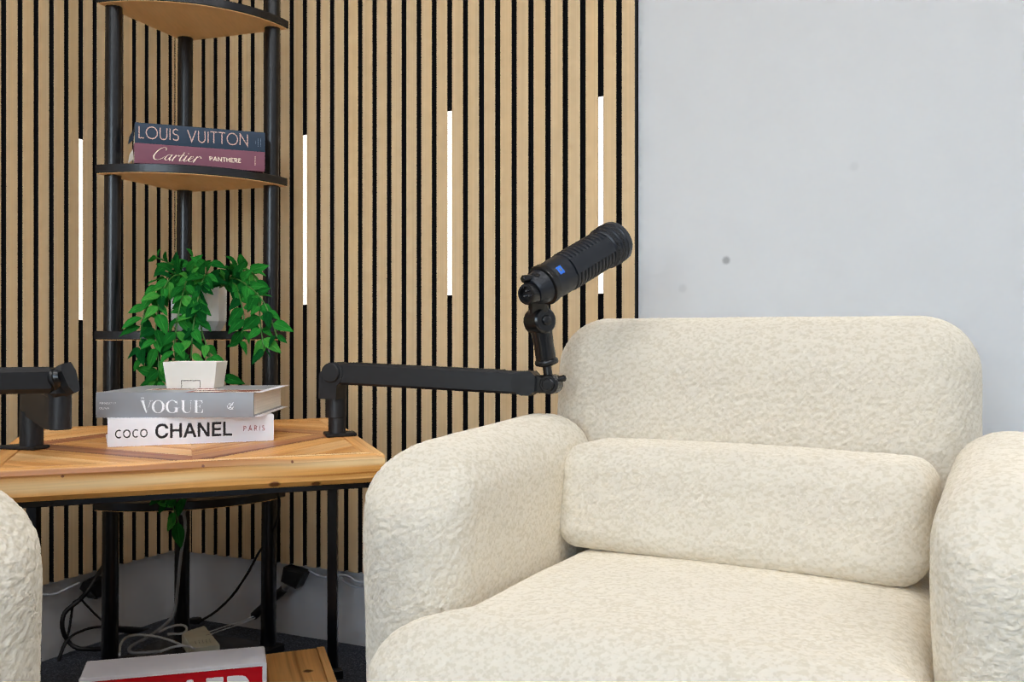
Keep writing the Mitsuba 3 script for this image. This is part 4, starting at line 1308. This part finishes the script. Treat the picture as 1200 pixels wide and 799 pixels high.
L = lambda x, y, o=0.02: px(x, y, wall_left_z(x, o))
R = lambda x, y, o=0.02: px(x, y, wall_right_z(x, o))
cable('thick black cable curling down from the plug block behind the left shelf post', [L(122, 662), L(113, 676, 0.045), L(103, 692, 0.045), L(92, 704, 0.03), L(76, 718), L(73, 735), L(79, 750), L(90, 759, 0.04), L(107, 760.5, 0.07), on_level(124, 760, 0.02)], 0.0052, 'mat_cable_black')
cable('thin black cable running down the left wall to the carpet', [L(97, 701, 0.034), L(86, 706, 0.02), L(84, 718), L(80, 742), L(72, 762), L(63, 786, 0.015)], 0.0028, 'mat_cable_black')
cable('thin black cable slanting to the left shelf post', [L(95, 702, 0.042), L(108, 716), L(124, 731)], 0.0026, 'mat_cable_black')
cable('black cable arching across the left wall towards the shelf foot', [L(64, 788, 0.03), L(78, 752, 0.03), L(96, 739, 0.03), L(120, 734, 0.03), L(145, 736, 0.03)], 0.0030, 'mat_cable_black')
cable('thick black cable sleeve lying level along the left wall', [L(136, 737, 0.022), L(160, 738.5, 0.022), L(194, 741.5, 0.022)], 0.0085, 'mat_cable_black')
cable('light gray cable hanging down along the back shelf post', [px(211, 596, 2.30), px(216, 605, 2.285), px(216.5, 622, 2.28), px(212, 650, 2.275), px(208, 690, 2.27), px(204, 718, 2.26), px(192, 733, 2.235), px(172, 747, 2.19), px(154, 757, 2.15), px(152, 763, 2.14), px(160, 765, 2.13), px(190, 763, 2.14)], 0.0036, 'mat_cable_gray')
put('plug', cyl(px(211, 603, 2.29), px(215, 594, 2.298), 0.010, 14, 0.002), 'mat_cable_gray', 'cable_005')
cable('white cable looping beside the left shelf post', [px(140, 768, 2.09), px(141, 756, 2.12), px(148, 747, 2.15), px(160, 744, 2.17), px(178, 745, 2.17), px(196, 749, 2.16), px(214, 756, 2.145)], 0.0026, 'mat_cable_white')
cable('short white cable bending around the back shelf post', [px(186, 741, 2.22), px(198, 735, 2.235), px(212, 732, 2.245), px(219, 736, 2.24), px(214, 742, 2.22), px(196, 743, 2.21)], 0.0026, 'mat_cable_white')
cable('white cable lying in front of the beige adapter', [px(188, 763, 2.10), px(206, 757.5, 2.10), px(220, 757, 2.09), px(228, 760, 2.08)], 0.0028, 'mat_cable_white')
cable('thin black cable bowing down from the table to the carpet corner', [px(325, 574, 2.13), px(327.5, 590, 2.16), px(324, 612, 2.20), px(311, 636, 2.26), px(303, 648, 2.29), px(290, 672, 2.32), px(272, 698, 2.34), px(252, 717, 2.35), px(232, 729, 2.34)], 0.0029, 'mat_cable_black')
cable('pair of thin white wires running from the beige adapter, upper one', [px(243, 741, 2.23), px(262, 734.5, 2.27), px(280, 729, 2.30), px(297, 722, 2.32)], 0.0014, 'mat_cable_white')
cable('pair of thin white wires running from the beige adapter, lower one', [px(247, 743, 2.22), px(264, 737, 2.26), px(282, 731, 2.29), px(299, 724, 2.32)], 0.0014, 'mat_cable_white')
cc = thing('cable_connector', 'black inline connector with a bright metal tip below the right plug block', 'connector')
a0_, a1_, a2_, a3_ = R(297, 722, 0.030), R(333, 690, 0.026), R(333, 690, 0.026), R(344, 679.5, 0.022)
put('sleeve', cyl(a0_, a1_, 0.0105, 18, 0.002), 'mat_cable_black', cc, smooth=40)
put('tip', cyl(a2_, a3_, 0.0085, 18, 0.001), 'mat_chrome', cc, smooth=40, label='bright metal tip')
put('wire_end', cyl(R(292, 726, 0.031), a0_, 0.0065, 14, 0.001), 'mat_cable_white', cc, smooth=40, label='white clear wire end')
# clear lead wires that droop out below the cladding
cable('clear lead wire drooping below the slats right of the black plug block', [R(362, 668, 0.012), R(370, 673, 0.014), R(382, 676.5, 0.014), R(394, 673, 0.013), R(402, 671, 0.01)], 0.0030, 'mat_clear')
cable('clear lead wire looping below the slats next to the armchair', [R(396, 670, 0.012), R(402, 680, 0.016), R(414, 686.5, 0.018), R(426, 686, 0.016), R(436, 678, 0.012)], 0.0036, 'mat_clear')
cable('clear lead wire crossing the loop below the slats next to the armchair', [R(398, 674, 0.024), R(408, 675, 0.024), R(418, 681, 0.026), R(430, 682, 0.024), R(440, 676, 0.012)], 0.0030, 'mat_clear')
cable('clear lead wire drooping below the slats next to the left armrest', [L(40, 693, 0.012), L(52, 697, 0.014), L(66, 695.5, 0.016), L(80, 689, 0.016), L(93, 683, 0.012)], 0.0032, 'mat_clear')
put('socket', boxm((0.026, 0.02, 0.014), 0.002, on_level(229, 727, 0.0075)), 'mat_black_matte', thing('cable_plug', 'small dark plug lying on the carpet in the room corner', 'plug'))
